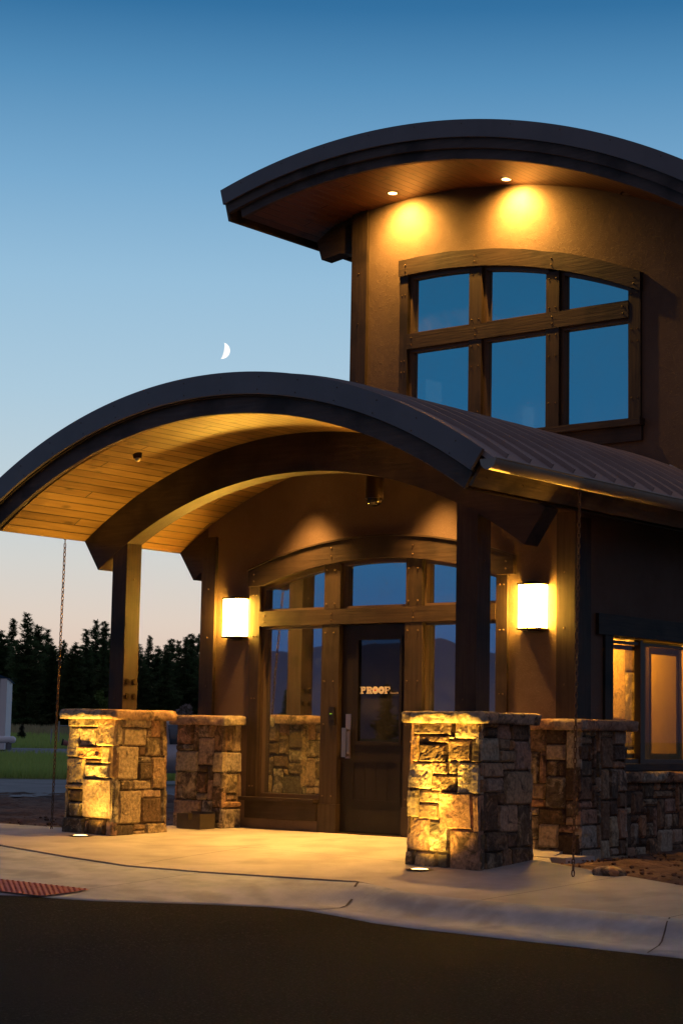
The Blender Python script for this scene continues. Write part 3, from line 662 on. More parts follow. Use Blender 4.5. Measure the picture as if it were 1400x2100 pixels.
# door ------------------------------------------------------------------
DX0, DX1, DYF = -2.845, -1.895, .06
bm = BM()
gl_ = [(-2.62, 1.045), (-1.985, 1.045), (-1.985, 2.245), (-2.62, 2.245)]
prism(bm, [[(DX0, .015), (DX1, .015), (DX1, 2.405), (DX0, 2.405)], gl_], DYF, DYF+.05)
DOOR = obj('door', bm, DOORM, BLD)
bm = BM(); prism(bm, [[(-2.64, 1.02), (-1.965, 1.02), (-1.965, 2.265), (-2.64, 2.265)], [(-2.605, 1.06), (-2.0, 1.06), (-2.0, 2.23), (-2.605, 2.23)]], DYF-.012, DYF+.001); obj('glazing_bead', bm, DOORM, DOOR)
bm = BM(); prism(bm, [[(-2.68, .36), (-1.97, .36), (-1.97, .85), (-2.68, .85)], [(-2.65, .39), (-2.0, .39), (-2.0, .82), (-2.65, .82)]], DYF-.008, DYF+.001)
for k in range(1, 4): box(bm, -2.65+.1625*k-.003, -2.65+.1625*k+.003, DYF-.003, DYF+.001, .39, .82)
obj('lower_panel', bm, DOORM, DOOR)
obj('door_pane', B1(-2.62, -1.985, DYF+.02, DYF+.026, 1.045, 2.245, 0), DGLASS, DOOR)
bm = BM(); box(bm, -2.775, -2.70, DYF-.010, DYF, .86, 1.37)
box(bm, -2.745, -2.715, DYF-.075, DYF-.012, .885, .91); box(bm, -2.745, -2.715, DYF-.075, DYF-.012, 1.17, 1.195); box(bm, -2.765, -2.70, DYF-.095, DYF-.076, .875, 1.21)
obj('door_handle', bevel(bm, .003), STEEL, DOOR)
obj('threshold', B1(DX0, DX1, -.02, .2, -.015, .012, .003), BRONZE, DOOR)
obj('back_panel', B1(-3.1, -1.65, .21, .24, 0, 2.6, 0), INTM, BLD)
# lettering on the door glass: heavy slab capitals and a small word
VINYL, _, _ = mat('cream_vinyl_lettering', (.62, .56, .50), .5)
RED, _, _ = mat('red_vinyl_dot', (.7, .02, .01), .5)
DARKV, _, _ = mat('black_vinyl_dot', (.01, .01, .01), .5)
bm = BM(); LH = .082; LW = .076; Y0, Y1 = DYF+.012, DYF+.0185; lx = -2.585; lz = 1.606
def slab(bm, ch, x, z, w, h):
    def rc(a, b_, c, d): box(bm, x+a*w, x+b_*w, Y0, Y1, z+c*h, z+d*h)
    if ch in 'PR':
        rc(.12, .42, .12, .88); rc(0, .55, 0, .17); rc(0, .14, .83, 1)
        prism(bm, [[(x+w*(.14+.0*0), z+h*.42), (x+w*.6, z+h*.42)]+[(x+w*(.62+.36*cos(a)), z+h*(.71+.29*sin(a))) for a in [-pi/2+pi*i/10 for i in range(11)]]+[(x+w*.14, z+h)],
                   [(x+w*.45, z+h*.62), (x+w*.6, z+h*.62), (x+w*.68, z+h*.71), (x+w*.6, z+h*.80), (x+w*.45, z+h*.80)]], Y0-.0005, Y1-.0005)
        if ch == 'R': prism(bm, [[(x+w*.5, z+h*.43), (x+w*.85, z+h*.43), (x+w*.95, z+h*.17), (x+w*1.05, z+h*.17), (x+w*1.05, z), (x+w*.68, z)]], Y0-.001, Y1-.001)
    if ch == 'F':
        rc(.12, .42, .12, .88); rc(0, .55, 0, .17); rc(0, 1, .84, 1); rc(.84, 1, .62, .86); rc(.42, .72, .42, .58); rc(.62, .76, .34, .66)
    if ch == 'O':
        E = lambda rx, rz: [(x+w*.5+w*rx*cos(2*pi*i/20), z+h*.5+h*rz*sin(2*pi*i/20)) for i in range(20)]
        prism(bm, [E(.52, .53), E(.17, .14)], Y0, Y1)
ox = []
for ch, w in (('P', .084), ('R', .086), ('O', .084), ('O', .084), ('F', .078)):
    slab(bm, ch, lx, lz, w, LH); ox.append(lx+w*.5); lx += w+.0035
LET = obj('lettering', bm, VINYL, DOOR)
bm = BM(); cyl(bm, (ox[2], Y0+.002, lz+.5*LH), (ox[2], Y1-.001, lz+.5*LH), .012); obj('red_dot', bm, RED, LET)
bm = BM(); cyl(bm, (ox[3], Y0+.002, lz+.5*LH), (ox[3], Y1-.001, lz+.5*LH), .011); obj('black_dot', bm, DARKV, LET)
def text(name, s, size, loc, rot, m, parent=None, ext_=.001):
    cu = bpy.data.curves.new(name, 'FONT'); cu.body = s; cu.size = size; cu.extrude = ext_; cu.offset = .0008 if size < .1 else 0
    tmp = bpy.data.objects.new(name, cu); COL.objects.link(tmp); bpy.context.view_layer.update()
    me = bpy.data.meshes.new_from_object(tmp.evaluated_get(bpy.context.evaluated_depsgraph_get())); bpy.data.objects.remove(tmp)
    me.transform(Matrix.Translation(loc) @ rot); o = bpy.data.objects.new(name, me); COL.objects.link(o); me.materials.append(m)
    if parent:
        o.parent = parent; mm = Matrix.Identity(4); q = parent; ch = []
        while q: ch.append(q); q = q.parent
        for q in reversed(ch): mm = mm @ q.matrix_parent_inverse @ q.matrix_basis
        o.matrix_parent_inverse = mm.inverted()
    return o
VIN2, _, _ = mat('faint_vinyl_lettering', (.28, .23, .20), .5)
text('small_lettering', 'Research', .032, Vector((lx+.004, Y0, lz+.002)), Matrix.Rotation(pi/2, 4, 'X'), VIN2, LET)

# side window -----------------------------------------------------------
bm = BM(); X0, X1 = XR-.10, XR-.03
for a, b_ in ((.83, 1.47), (1.54, 2.66)): prism(bm, [[(a-.03, .87), (b_+.03, .87), (b_+.03, 2.22), (a-.03, 2.22)], [(a+.02, .92), (b_-.02, .92), (b_-.02, 2.19), (a+.02, 2.19)]], X0, X1, 'x')
SF = obj('side_window_frame', bm, SASH, BLD)
bm = BM(); prism(bm, [[(.92, .93), (1.56, .93), (1.56, 2.18), (.92, 2.18)], [(.965, .98), (1.50, .98), (1.50, 2.13), (.965, 2.13)]], X0-.03, X0-.002, 'x'); obj('sash', bm, SASH, SF)
for a, b_ in ((.82, 1.40), (1.52, 2.64)): obj('window_pane', B1(XR-.07, XR-.064, a, b_, .92, 2.19, 0), SGLASS, SF)
obj('window_trim', B1(XR-.01, XR+.045, .45, 3.05, 2.262, 2.49), WY, SF)
obj('window_trim', B1(XR-.01, XR+.035, .60, .765, .80, 2.26), WZ, SF); obj('window_trim', B1(XR-.01, XR+.03, 2.70, 2.86, .80, 2.26), WZ, SF)
obj('window_sill', B1(XR-.01, XR+.05, .60, 2.9, .795, .868), WY, SF)
obj('mullion', B1(XR-.09, XR-.01, 1.43, 1.49, .87, 2.25), SASH, SF)

# canopy / low barrel roof ---------------------------------------------
A0, A1 = -.616, .6065
rf = lambda off: (lambda a: RC+.081*a*a-off)
YF = -3.056
bm = BM(); ringband(bm, (XC, ZCN), rf(.05), rf(.0), A0-.012, A1+.02, YF+.04, 9.1, 72)
ROOF = obj('curved_porch_roof', bm, ROOFM, BLD, smooth=False)
sy = YF+.30
bm = BM()
k = 0
while sy < 9:
    ringband(bm, (XC, ZCN), rf(.0), rf(-.045), A0-.012, A1+.012, sy, sy+.020, 48); sy += .385
obj('standing_seams', bm, ROOFM, ROOF)
bm = BM(); ringband(bm, (XC, ZCN), rf(.216), rf(-.012), A0, A1, YF, YF+.035, 72)
fa = obj('metal_fascia', bm, FASC, ROOF)
bm = BM(); ringband(bm, (XC, ZCN), rf(.232), rf(.20), A0, A1, YF+.036, YF+.08, 72); obj('fascia_trim', bm, WX, ROOF)
bm = BM(); ringband(bm, (XC, ZCN), rf(.403), rf(.07), A0+.004, A1-.004, YF+.085, YF+.14, 72)
fb = obj('fascia_board', bm, WDX, ROOF)
nails(fa, [(XC+(RC-r)*sin(a), YF-.002, ZCN+(RC-r)*cos(a)) for a in [A0+.05+(A1-A0-.1)*i/13 for i in range(14)] for r in (.04, .17)], .5)
# soffit
bm = BM(); ringband(bm, (XC, ZCN), 5.727, 5.745, A0+.008, A1-.008, YF+.145, 9.0, 96); obj('soffit', bm, SOFF, ROOF)
# eave boards and gutters
for s, a in ((-1, A0), (1, A1)):
    ex, ez = XC+5.73*sin(a), ZCN+5.73*cos(a)
    ox_, oz_ = XC+6.10*sin(a), ZCN+6.10*cos(a)
    bm = BM(); d = Vector((sin(a), cos(a))); q = Vector((cos(a), -sin(a)))*s
    ex, ez = XC+5.80*sin(a), ZCN+5.80*cos(a); P4 = [(ex, ez), (ex+q.x*.03, ez+q.y*.03), (ox_+q.x*.03, oz_+q.y*.03), (ox_, oz_)]
    prism(bm, [P4], YF+.09, 9.0); eb = obj('eave_board', bm, WDY, ROOF)
    if s > 0: nails(eb, [(P4[1][0]*.65+P4[2][0]*.35, yy, P4[1][1]*.65+P4[2][1]*.35) for yy in (-2.8, -2.2)])
    # half-round gutter with a rolled bead
    if s < 0: continue
    gx, gzz, gr = ox_+q.x*.05+.075, oz_-.04, .088
    bm = BM(); n_ = 16; ringo = [(gx+gr*cos(t_), gzz+gr*sin(t_)*1.15) for t_ in [-pi+pi*i/n_ for i in range(n_+1)]]; ringi = [(gx+(gr-.006)*cos(t_), gzz+(gr-.006)*sin(t_)*1.15) for t_ in [-pi*i/n_ for i in range(n_+1)]]
    prism(bm, [ringo+ringi], YF-.02, 9.1)
    prism(bm, [ringo], YF-.022, YF-.014)
    cyl(bm, (gx+gr, YF-.02, gzz), (gx+gr, 9.1, gzz), .011, 8)
    obj('gutter', bm, GUTM, ROOF, smooth=False)
    GX, GZ = gx, gzz-gr*1.15
# arch beam on the posts
def arch_beam(y0, y1, name='arch_beam', a_lim=.607, Ri=5.295, Ro=5.725, parent=BLD, flat=.05):
    n = 60; P_ = [(XC+Ro*sin(a), ZCN+Ro*cos(a)) for a in [a_lim-2*a_lim*i/n for i in range(n+1)]]
    # the bottom chord dips a little towards its feet
    Rb = lambda a: Ri+flat*(a/.6)**2*0
    Q_ = [(XC+Rb(a)*sin(a), ZCN+Rb(a)*cos(a)) for a in [-a_lim+2*a_lim*i/n for i in range(n+1)]]
    bm = BM(); prism(bm, [Q_+P_], y0, y1); return obj(name, bevel(bm, .006), WX, parent)
arch_beam(-1.609, -1.364)
def beam_end(y0, y1, s):
    a0_, a1_ = s*.50, s*.607; n = 8
    P_ = [(XC+5.725*sin(a), ZCN+5.725*cos(a)) for a in [a1_+(a0_-a1_)*i/n for i in range(n+1)]]; Q_ = [(XC+5.30*sin(a), ZCN+5.30*cos(a)) for a in [a0_+(a1_-a0_)*i/n for i in range(n+1)]]
    bm = BM(); prism(bm, [Q_+P_], y0, y1); obj('beam_end', bm, WX, BLD)
beam_end(.035, .275, -1)
# porch posts
def zbeam(x): return ZCN+math.sqrt(5.295**2-(x-XC)**2)
for xa, xb in ((-5.018, -4.782), (-.041, .218)):
    bm = BM(); prism(bm, [[(xa, ZC-.01), (xb, ZC-.01), (xb, zbeam(xb)+.01), (xa, zbeam(xa)+.01)]], -1.603, -1.368)
    po = obj('porch_post', bevel(bm, .005), WZ, BLD)
    if xa < -1:
        bm = BM(); cyl(bm, (0, 0, 0), (.022, 0, 0), .030, 6); cyl(bm, (.0, 0, 0), (.006, 0, 0), .040, 12)
        me = bpy.data.meshes.new('bolt'); bm.to_mesh(me); bm.free(); me.materials.append(BRONZE)
        for yy in (-1.545, -1.43):
            for zz in (1.53, 1.70):
                o = bpy.data.objects.new('bolt', me); COL.objects.link(o); o.parent = po
                o.matrix_parent_inverse = (BLD.matrix_basis @ po.matrix_parent_inverse @ po.matrix_basis).inverted(); o.location = (xb, yy, zz)
    nails(po, [(xb+.001, -1.48, 2.9), (xa+.1, -1.605, 1.5)])

# tower ----------------------------------------------------------------
TL, TR = -4.765, .43
def tz(x, R=8.909): return ZT+math.sqrt(R*R-(x-XT)**2)
thR = 7.84
def hz(x): return ZT+math.sqrt(thR**2-(x-XT)**2)
thole = [(-3.84, 4.92), (-.34, 4.92)]+[(x, hz(x)+.10) for x in [-.34+(-3.84+.34)*i/16 for i in range(17)]]
bm = BM(); prism(bm, [[(TL+.01, 3.0), (TR-.01, 3.0)]+[(x, tz(x)+.01) for x in [TR-.01+(TL-TR+.02)*i/24 for i in range(25)]], thole], YT+.03, YT+.28)
obj('tower_wall', bm, STUC, BLD)
bm = BM(); prism(bm, [[(YT+.281, 3.), (9, 3.), (9, 8.3), (YT+.281, 8.3)], [(3.9, 5.6), (4.56, 5.6), (4.56, 6.225), (3.9, 6.225)], [(5.66, 5.3), (5.79, 5.3), (5.79, 6.225), (5.66, 6.225)], [(6.36, 5.5), (6.98, 5.5), (6.98, 6.225), (6.36, 6.225)]], TL+.02, TL+.22, 'x'); obj('tower_wall', bm, STUC, BLD)
bm = BM(); prism(bm, [[(YT+.281, 3.), (9, 3.), (9, 7.3), (YT+.281, 7.3)]], TR-.22, TR-.02, 'x'); obj('tower_wall', bm, STUC, BLD)
obj('tower_wall', B1(TL+.22, TR-.22, 8.8, 9.0, 4.55, 7.3, 0), STUC, BLD)
obj('interior_ceiling', B1(TL+.23, TR-.23, YT+.29, 8.79, 7.25, 7.28, 0), INTM, BLD)
cb = obj('corner_board', B1(TL-.03, TL+.235, YT-.02, YT+.028, 3.9, 8.28), WZ, BLD); nails(cb, [(TL+.1, YT-.022, z) for z in (5.9, 6.7, 7.4)])
obj('corner_board', B1(TL-.03, TL+.018, YT+.03, YT+.28, 3.9, 8.2), WZ, BLD)
# tower window
bm = BM(); R1z = 6.265; 
tl = [(-3.84, -2.83, 5.02, R1z), (-2.64, -1.64, 5.02, R1z), (-1.46, -.45, 5.02, R1z), (-3.84, -2.83, 6.46, hz), (-2.64, -1.64, 6.46, hz), (-1.46, -.45, 6.46, hz)]
tl = [(a, b_, c-.06 if c < 6 else c-.02, d) for a, b_, c, d in tl]
inn = [sashring(bm, a, b_, c, d, .045, YT+.055, YT+.16) for a, b_, c, d in tl]
TF = obj('window_frame', bm, SASH, BLD)
for L_ in inn:
    bm = BM(); prism(bm, [[(x+(.01 if x > (L_[0][0]+L_[1][0])/2 else -.01), z) for x, z in L_]], YT+.12, YT+.128); obj('window_pane', bm, GLASS, TF)
ZS = 4.949
for xa, xb, nm in ((-3.965, -3.835, 'l'), (-.452, -.29, 'r')):
    q = obj('timber_post', B1(xa, xb, YT-.005, YT+.2, ZS+.045, hz((xa+xb)/2)+.0), WZ, TF); nails(q, [(x, YT-.008, z) for z in (5.25, 5.95, 6.1, 7.0 if nm == 'l' else 6.55) for x in (xa+.04, xb-.04)])
for xa, xb in ((-2.832, -2.635), (-1.645, -1.455)):
    q = obj('timber_post', B1(xa, xb, YT-.005, YT+.2, ZS+.045, 6.252), WZ, TF); nails(q, [(x, YT-.008, z) for z in (5.3, 5.9, 6.17) for x in (xa+.045, xb-.045)])
    q = obj('timber_post', B1(xa, xb, YT-.005, YT+.2, 6.460, hz(xb)-.003), WZ, TF); nails(q, [(x, YT-.008, z) for z in (6.52, hz(xb)-.09) for x in (xa+.045, xb-.045)])
q = obj('transom_beam', B1(-3.833, -.454, YT-.014, YT+.2, 6.255, 6.457), WX, TF); nails(q, [(x, YT-.017, z) for x in (-3.76, -2.73, -1.55, -.53) for z in (6.31, 6.40)])
n = 26; xs = [-.279+(-3.975+.279)*i/n for i in range(n+1)]
topp = [(x, ZT+math.sqrt(8.06**2-(x-XT)**2)+.012*noise.noise(Vector((x*2.7, 7, 0)))) for x in xs]; botp = [(x, hz(x)+.002) for x in reversed(xs)]
bm = BM(); prism(bm, [botp+topp], YT-.035, YT+.2); q = obj('arched_header', bm, WX, TF)
nails(q, [(x, YT-.039, hz(x)+dz) for x in (-3.86, -2.73, -1.55, -.37) for dz in (.06, .14)])
obj('window_sill', B1(-3.99, -.25, YT-.09, YT+.2, ZS-.045, ZS+.04), WX, TF); obj('apron_board', B1(-3.95, -.27, YT-.02, YT+.05, ZS-.23, ZS-.048), WX, TF)
# tower roof
TA0, TA1, YFT = -.266, .62, 1.1247
bm = BM(); ringband(bm, (XT, ZT), RT-.05, RT, TA0, TA1, YFT+.036, 9.6, 60); TRF = obj('curved_tower_roof', bm, ROOFM, BLD)
bm = BM(); ringband(bm, (XT, ZT), RT-.2044, RT+.012, TA0, TA1, YFT, YFT+.034, 72); tfa = obj('metal_fascia', bm, FASC, TRF)
nails(tfa, [(XT+(RT-r)*sin(a), YFT-.002, ZT+(RT-r)*cos(a)) for a in [TA0+.04+(TA1-TA0-.1)*i/10 for i in range(11)] for r in (.04,)], .5)
bm = BM(); ringband(bm, (XT, ZT), RT-.33, RT-.07, TA0+.004, TA1, YFT+.05, YFT+.11, 72); obj('fascia_board', bm, WDX, TRF)
bm = BM(); ringband(bm, (XT, ZT), RT-.456, RT-.20, TA0+.022, TA1, YFT+.112, YFT+.17, 72); obj('fascia_board', bm, WDX, TRF)
bm = BM(); ringband(bm, (XT, ZT), 8.909, 8.93, TA0+.022, TA1, YFT+.172, 9.5, 72); obj('soffit', bm, SOFF2, TRF)
ea = TA0; d = Vector((sin(ea), cos(ea))); q_ = Vector((-cos(ea), sin(ea)))
bm = BM(); prism(bm, [[(XT+8.95*d.x, ZT+8.95*d.y), (XT+8.95*d.x+.04*q_.x, ZT+8.95*d.y+.04*q_.y), (XT+9.34*d.x+.04*q_.x, ZT+9.34*d.y+.04*q_.y), (XT+9.34*d.x, ZT+9.34*d.y)]], YFT+.10, 9.5); obj('eave_board', bm, WDY, TRF)
bm = BM(); prism(bm, [[(-5.47, 7.985), (-5.38, 7.715), (-5.05, 7.76), (-4.79, 7.71), (-4.79, 8.24), (-5.2, 8.15)]], YT+.035, YT+.26); obj('beam_end', bm, WX, TRF)
bm = BM(); prism(bm, [[(x, tz(x)-.24) for x in (-5.38, -5.1, -4.8)]+[(x, tz(x)) for x in (-4.8, -5.1, -5.4)]], YT+.037, YT+.255)
bm.free()
# silver flashing where the low roof meets the tower wall
FL, _, _ = mat('bare_flashing', (.5, .55, .62), .35, .9)
bm = BM(); xs = [.1+(1.2-.1)*i/20 for i in range(21)]
zr_ = lambda x: ZCN+math.sqrt((RC+.02)**2-(x-XC)**2)
prism(bm, [[(x, zr_(x)) for x in xs]+[(x, zr_(x)+.03+.015*noise.noise(Vector((x*6, 0, 0)))) for x in reversed(xs)]], YT+.0, YT+.028); obj('flashing', bm, FL, BLD)

# interior of the side room ---------------------------------------------
obj('interior_wall', B1(-1.9, -1.8, .29, 5.9, -.1, 3.2, 0), INTM, BLD)
obj('interior_wall', B1(-1.8, .12, 5.9, 6.0, -.1, 3.2, 0), INTM, BLD)
obj('interior_ceiling', B1(-1.9, .12, .29, 6.0, 2.8, 2.84, 0), INTM, BLD)
obj('interior_floor', B1(XL+.2, .12, .29, 8.8, -.06, -.02, 0), INTM, BLD)
t = thing('indoor_stone_column', (-.7, 2.6, 0), 'lamplit rough stone column seen through the side window, left pane', 'stone column')
bm = BM(); lay = bm.loops.layers.float_color.new('tone'); core(bm, lay, -1.3, -.62, 1.6, 2.85, 0, 2.8)
for i, (ya, yb) in enumerate(((1.6, 2.2), (2.25, 2.85))):
    stone_face(bm, lay, (-.6+.05*i, ya, 0), (0, 1, 0), (1, 0, 0), yb-ya, 2.7, [(0, .62, 0, .50), (.62, 1, 0, .38), (.62, 1, .38, .72), (0, .62, .50, .86), (.62, 1, .72, 1), (0, .62, .86, 1)], 91+i, .03, .2)
stone_face(bm, lay, (-1.3, 1.58, 0), (1, 0, 0), (0, -1, 0), .7, 2.7, ashlar(.7, 2.7, 95), 95, .04)
obj('stone_body', bm, STONE, t, keep=True)
def meshpanel():
    m, t_, b = mat('perforated_brass_screen', (.50, .33, .12), .7, .0)
    tcn = add(t_, 'ShaderNodeTexCoord'); mp = add(t_, 'ShaderNodeMapping'); mp.inputs['Scale'].default_value = (1, 1, 1); t_.links.new(tcn.outputs['Object'], mp.inputs[0])
    s = add(t_, 'ShaderNodeSeparateXYZ'); t_.links.new(mp.outputs[0], s.inputs[0]); A_ = []
    for k_ in (1, 2):
        w_ = add(t_, 'ShaderNodeMath', operation='MULTIPLY'); w_.inputs[1].default_value = 2*pi/.022; t_.links.new(s.outputs[k_], w_.inputs[0]); sn = add(t_, 'ShaderNodeMath', operation='SINE'); t_.links.new(w_.outputs[0], sn.inputs[0]); A_.append(sn)
    mu_ = add(t_, 'ShaderNodeMath', operation='MULTIPLY'); t_.links.new(A_[0].outputs[0], mu_.inputs[0]); t_.links.new(A_[1].outputs[0], mu_.inputs[1])
    r = add(t_, 'ShaderNodeMapRange'); r.inputs[1].default_value = -.2; r.inputs[2].default_value = .5; r.inputs[3].default_value = .45; r.inputs[4].default_value = 1; t_.links.new(mu_.outputs[0], r.inputs[0])
    sc = add(t_, 'ShaderNodeVectorMath', operation='SCALE'); sc.inputs[0].default_value = (.75, .50, .10); t_.links.new(r.outputs[0], sc.inputs['Scale']); t_.links.new(sc.outputs[0], b.inputs['Base Color']); return m
t = thing('mesh_screen', (-.3, 3.1, 0), 'tall perforated brass screen glowing behind the side window', 'screen')
obj('mesh_panel', B1(-.31, -.295, 2.75, 3.38, .98, 2.16, 0), meshpanel(), t)
bm = BM(); prism(bm, [[(2.70, .0), (3.43, .0), (3.43, 2.24), (2.70, 2.24)], [(2.745, .96), (3.385, .96), (3.385, 2.18), (2.745, 2.18)]], -.32, -.28, 'x'); obj('screen_frame', bm, BRONZE, t)

# ================================================================== LAMPS
def lamp(name, kind, loc, power, **k):
    L = bpy.data.lights.new(name, kind); L.energy = power; L.color = k.pop('color', WARM); o = bpy.data.objects.new(name, L); COL.objects.link(o); o.location = loc
    tgt = k.pop('target', None); par = k.pop('parent', None)
    for a, v in k.items(): setattr(L, a, v)
    if tgt: o.rotation_euler = (Vector(tgt)-Vector(loc)).to_track_quat('-Z', 'Y').to_euler()
    if par:
        o.parent = par; o.matrix_parent_inverse = par.matrix_basis.inverted()
    return o
lamp('indoor_lamp', 'POINT', (.0, 2.0, 2.45), 330, color=(1, .58, .07), shadow_soft_size=.06)
OPAL = emis('lit_opal_glass', (1, .50, .055), 170)
def opal():
    t_ = OPAL.node_tree; e_ = [n for n in t_.nodes if n.type == 'EMISSION'][0]; tcn = add(t_, 'ShaderNodeTexCoord'); s_ = add(t_, 'ShaderNodeSeparateXYZ'); t_.links.new(tcn.outputs['Generated'], s_.inputs[0]); outs = []
    for k_, w0 in ((0, .07), (2, .05)):
        p_ = add(t_, 'ShaderNodeMath', operation='PINGPONG'); p_.inputs[1].default_value = .5; t_.links.new(s_.outputs[k_], p_.inputs[0])
        r_ = add(t_, 'ShaderNodeMapRange', interpolation_type='SMOOTHSTEP'); r_.inputs[1].default_value = 0; r_.inputs[2].default_value = w0; t_.links.new(p_.outputs[0], r_.inputs[0]); outs.append(r_)
    m_ = add(t_, 'ShaderNodeMath', operation='MULTIPLY'); t_.links.new(outs[0].outputs[0], m_.inputs[0]); t_.links.new(outs[1].outputs[0], m_.inputs[1])
    q_ = add(t_, 'ShaderNodeMath', operation='MULTIPLY_ADD'); q_.inputs[1].default_value = 10; q_.inputs[2].default_value = 195; t_.links.new(m_.outputs[0], q_.inputs[0]); t_.links.new(q_.outputs[0], e_.inputs[1])
opal()
def lantern(cx, z0, z1, label):
    t = thing('wall_lantern', (cx, .03, z0), label, 'wall lamp', 'lit wall lanterns')
    w = .165; yb, yf = .028, -.13
    def outline(w_, d_, n=8):
        P_ = [(-w_, .0)]; r = .055
        P_ += [(-w_+r-r*cos(a), -d_+r-r*sin(a)) for a in [pi/2*i/n for i in range(n+1)]]
        P_ += [(w_-r+r*sin(a), -d_+r-r*cos(a)) for a in [pi/2*i/n for i in range(n+1)]]
        return P_+[(w_, .0)]
    def vol(bm, w_, d_, za_, zb_):
        P_ = outline(w_, d_); A_ = [bm.verts.new((cx+x, yb+y, za_)) for x, y in P_]; C_ = [bm.verts.new((cx+x, yb+y, zb_)) for x, y in P_]
        bm.faces.new(A_); bm.faces.new(C_[::-1])
        for i in range(len(P_)): bm.faces.new((A_[i], A_[(i+1) % len(P_)], C_[(i+1) % len(P_)], C_[i]))
    bm = BM(); vol(bm, w-.012, .145, z0+.022, z1-.022); obj('lamp_glass', bm, OPAL, t)
    for za_, zb_, s in ((z0, z0+.02, 1), (z1-.02, z1, 1)):
        bm = BM(); vol(bm, w, .158, za_, zb_); obj('end_cap', bm, BRONZE, t)
    bm = BM(); vol(bm, .07, .12, z1+.001, z1+.016); vol(bm, .07, .12, z0-.016, z0-.001); obj('finial_plate', bm, BRONZE, t)
    bm = BM(); box(bm, cx-w+.03, cx+w-.03, yb+.0005, yb+.0018, z0-.012, z1+.012); obj('back_plate', bm, BRONZE, t)
    bm = BM()
    for dx in (-.022, .016): box(bm, cx+dx-.03, cx+dx+.011-.03, yb-.156, yb-.148, z0+.02, z0+(.24 if 0 else .22))
    obj('glass_bar', bm, BRONZE, t)
lantern(-4.478, 2.283, 2.778, 'glowing wall lantern left of the entrance, beside the left corner board')
lantern(-.150, 2.288, 2.795, 'glowing wall lantern right of the entrance, behind the right porch post')
# ground uplights
HOT = emis('lit_lens', (1, .62, .22), 7)
def uplight(x, y, label, tgt, pw):
    z = gz(x, y); t = thing('ground_light', (x, y, z), label, 'ground light', 'uplights set in the pavement')
    bm = BM(); bmesh.ops.create_circle(bm, cap_ends=False, segments=28, radius=.135, matrix=Matrix.Translation((x, y, z+.006)))
    e = bmesh.ops.extrude_edge_only(bm, edges=bm.edges[:]); vs = [v for v in e['geom'] if isinstance(v, bmesh.types.BMVert)]
    for v in vs: v.co.x = x+(v.co.x-x)*.72; v.co.y = y+(v.co.y-y)*.72; v.co.z += .006
    e = bmesh.ops.extrude_edge_only(bm, edges=[q for q in bm.edges if all(v in vs for v in q.verts)]); vs2 = [v for v in e['geom'] if isinstance(v, bmesh.types.BMVert)]
    for v in vs2: v.co.z -= .02
    obj('trim_ring', bm, BRONZE, t)
    bm = BM(); bmesh.ops.create_uvsphere(bm, u_segments=20, v_segments=8, radius=.092, matrix=Matrix.Translation((x, y, z+.004)) @ Matrix.Diagonal((1, 1, .14, 1))); obj('lens', bm, HOT, t, smooth=True)
    lamp('uplight_beam', 'SPOT', (x, y-.04, z+.03), pw, target=tgt, spot_size=radians(50), spot_blend=1, shadow_soft_size=.05, parent=t)
    lamp('uplight_spill', 'SPOT', (x, y, z+.03), pw*.10, target=(x, y+.35, z+1.2), spot_size=radians(130), spot_blend=1, shadow_soft_size=.06, parent=t)
uplight(-4.70, -2.27, 'lit round uplight in the pavement before the left front pier', (-4.90, -2.08, 1.5), 850)
uplight(.03, -2.25, 'lit round uplight in the pavement before the nearest pier', (.06, -2.08, 1.4), 1250)
# recessed lights in the tower soffit
def downlight(x, y, on, label):
    z = ZT+math.sqrt(8.909**2-(x-XT)**2); t = thing('recessed_light', (x, y, z), label, 'downlight', 'recessed lights in the tower soffit')
    bm = BM(); cyl(bm, (x, y, z-.004), (x, y, z+.012), .085, 24, .075); obj('trim_ring', bm, BRONZE, t)
    bm = BM(); cyl(bm, (x, y, z-.008), (x, y, z-.0045), .06, 20); obj('lens', bm, HOT if on else STEEL, t)
    if on:
        lamp('downlight_beam', 'SPOT', (x, y, z-.03), 200, color=(1, .47, .09), target=(x+.03, y+.36, z-.55), spot_size=radians(110), spot_blend=1, shadow_soft_size=.03, parent=t)
        lamp('downlight_spill', 'SPOT', (x, y, z-.03), 400, color=(1, .50, .08), target=(x, y+.3, z-.8), spot_size=radians(160), spot_blend=1, shadow_soft_size=.03, parent=t)
downlight(-3.87, 2.2, True, 'lit recessed light in the tower soffit near the left corner board')
downlight(-2.08, 2.25, True, 'lit recessed light in the tower soffit above the middle of the tower window')
downlight(-.39, 2.37, False, 'unlit recessed light in the tower soffit at the right')
# recessed lights in the porch soffit, behind the arch beam
for x, lb in ((-3.28, 'left'), (-1.38, 'right')):
    y = -.33; z = ZCN+math.sqrt(5.727**2-(x-XC)**2)
    t = thing('recessed_light', (x, y, z), lb+'most lit recessed light in the porch soffit behind the arch beam', 'downlight', 'recessed lights in the porch soffit')
    bm = BM(); cyl(bm, (x, y, z-.004), (x, y, z+.012), .085, 24, .075); obj('trim_ring', bm, BRONZE, t)
    bm = BM(); cyl(bm, (x, y, z-.008), (x, y, z-.0045), .06, 20); obj('lens', bm, HOT, t)
    lamp('downlight_beam', 'SPOT', (x, y, z-.03), 1450, color=(1, .48, .10), target=(x, y-.19, z-1.), spot_size=radians(90), spot_blend=1, shadow_soft_size=.09, parent=t)
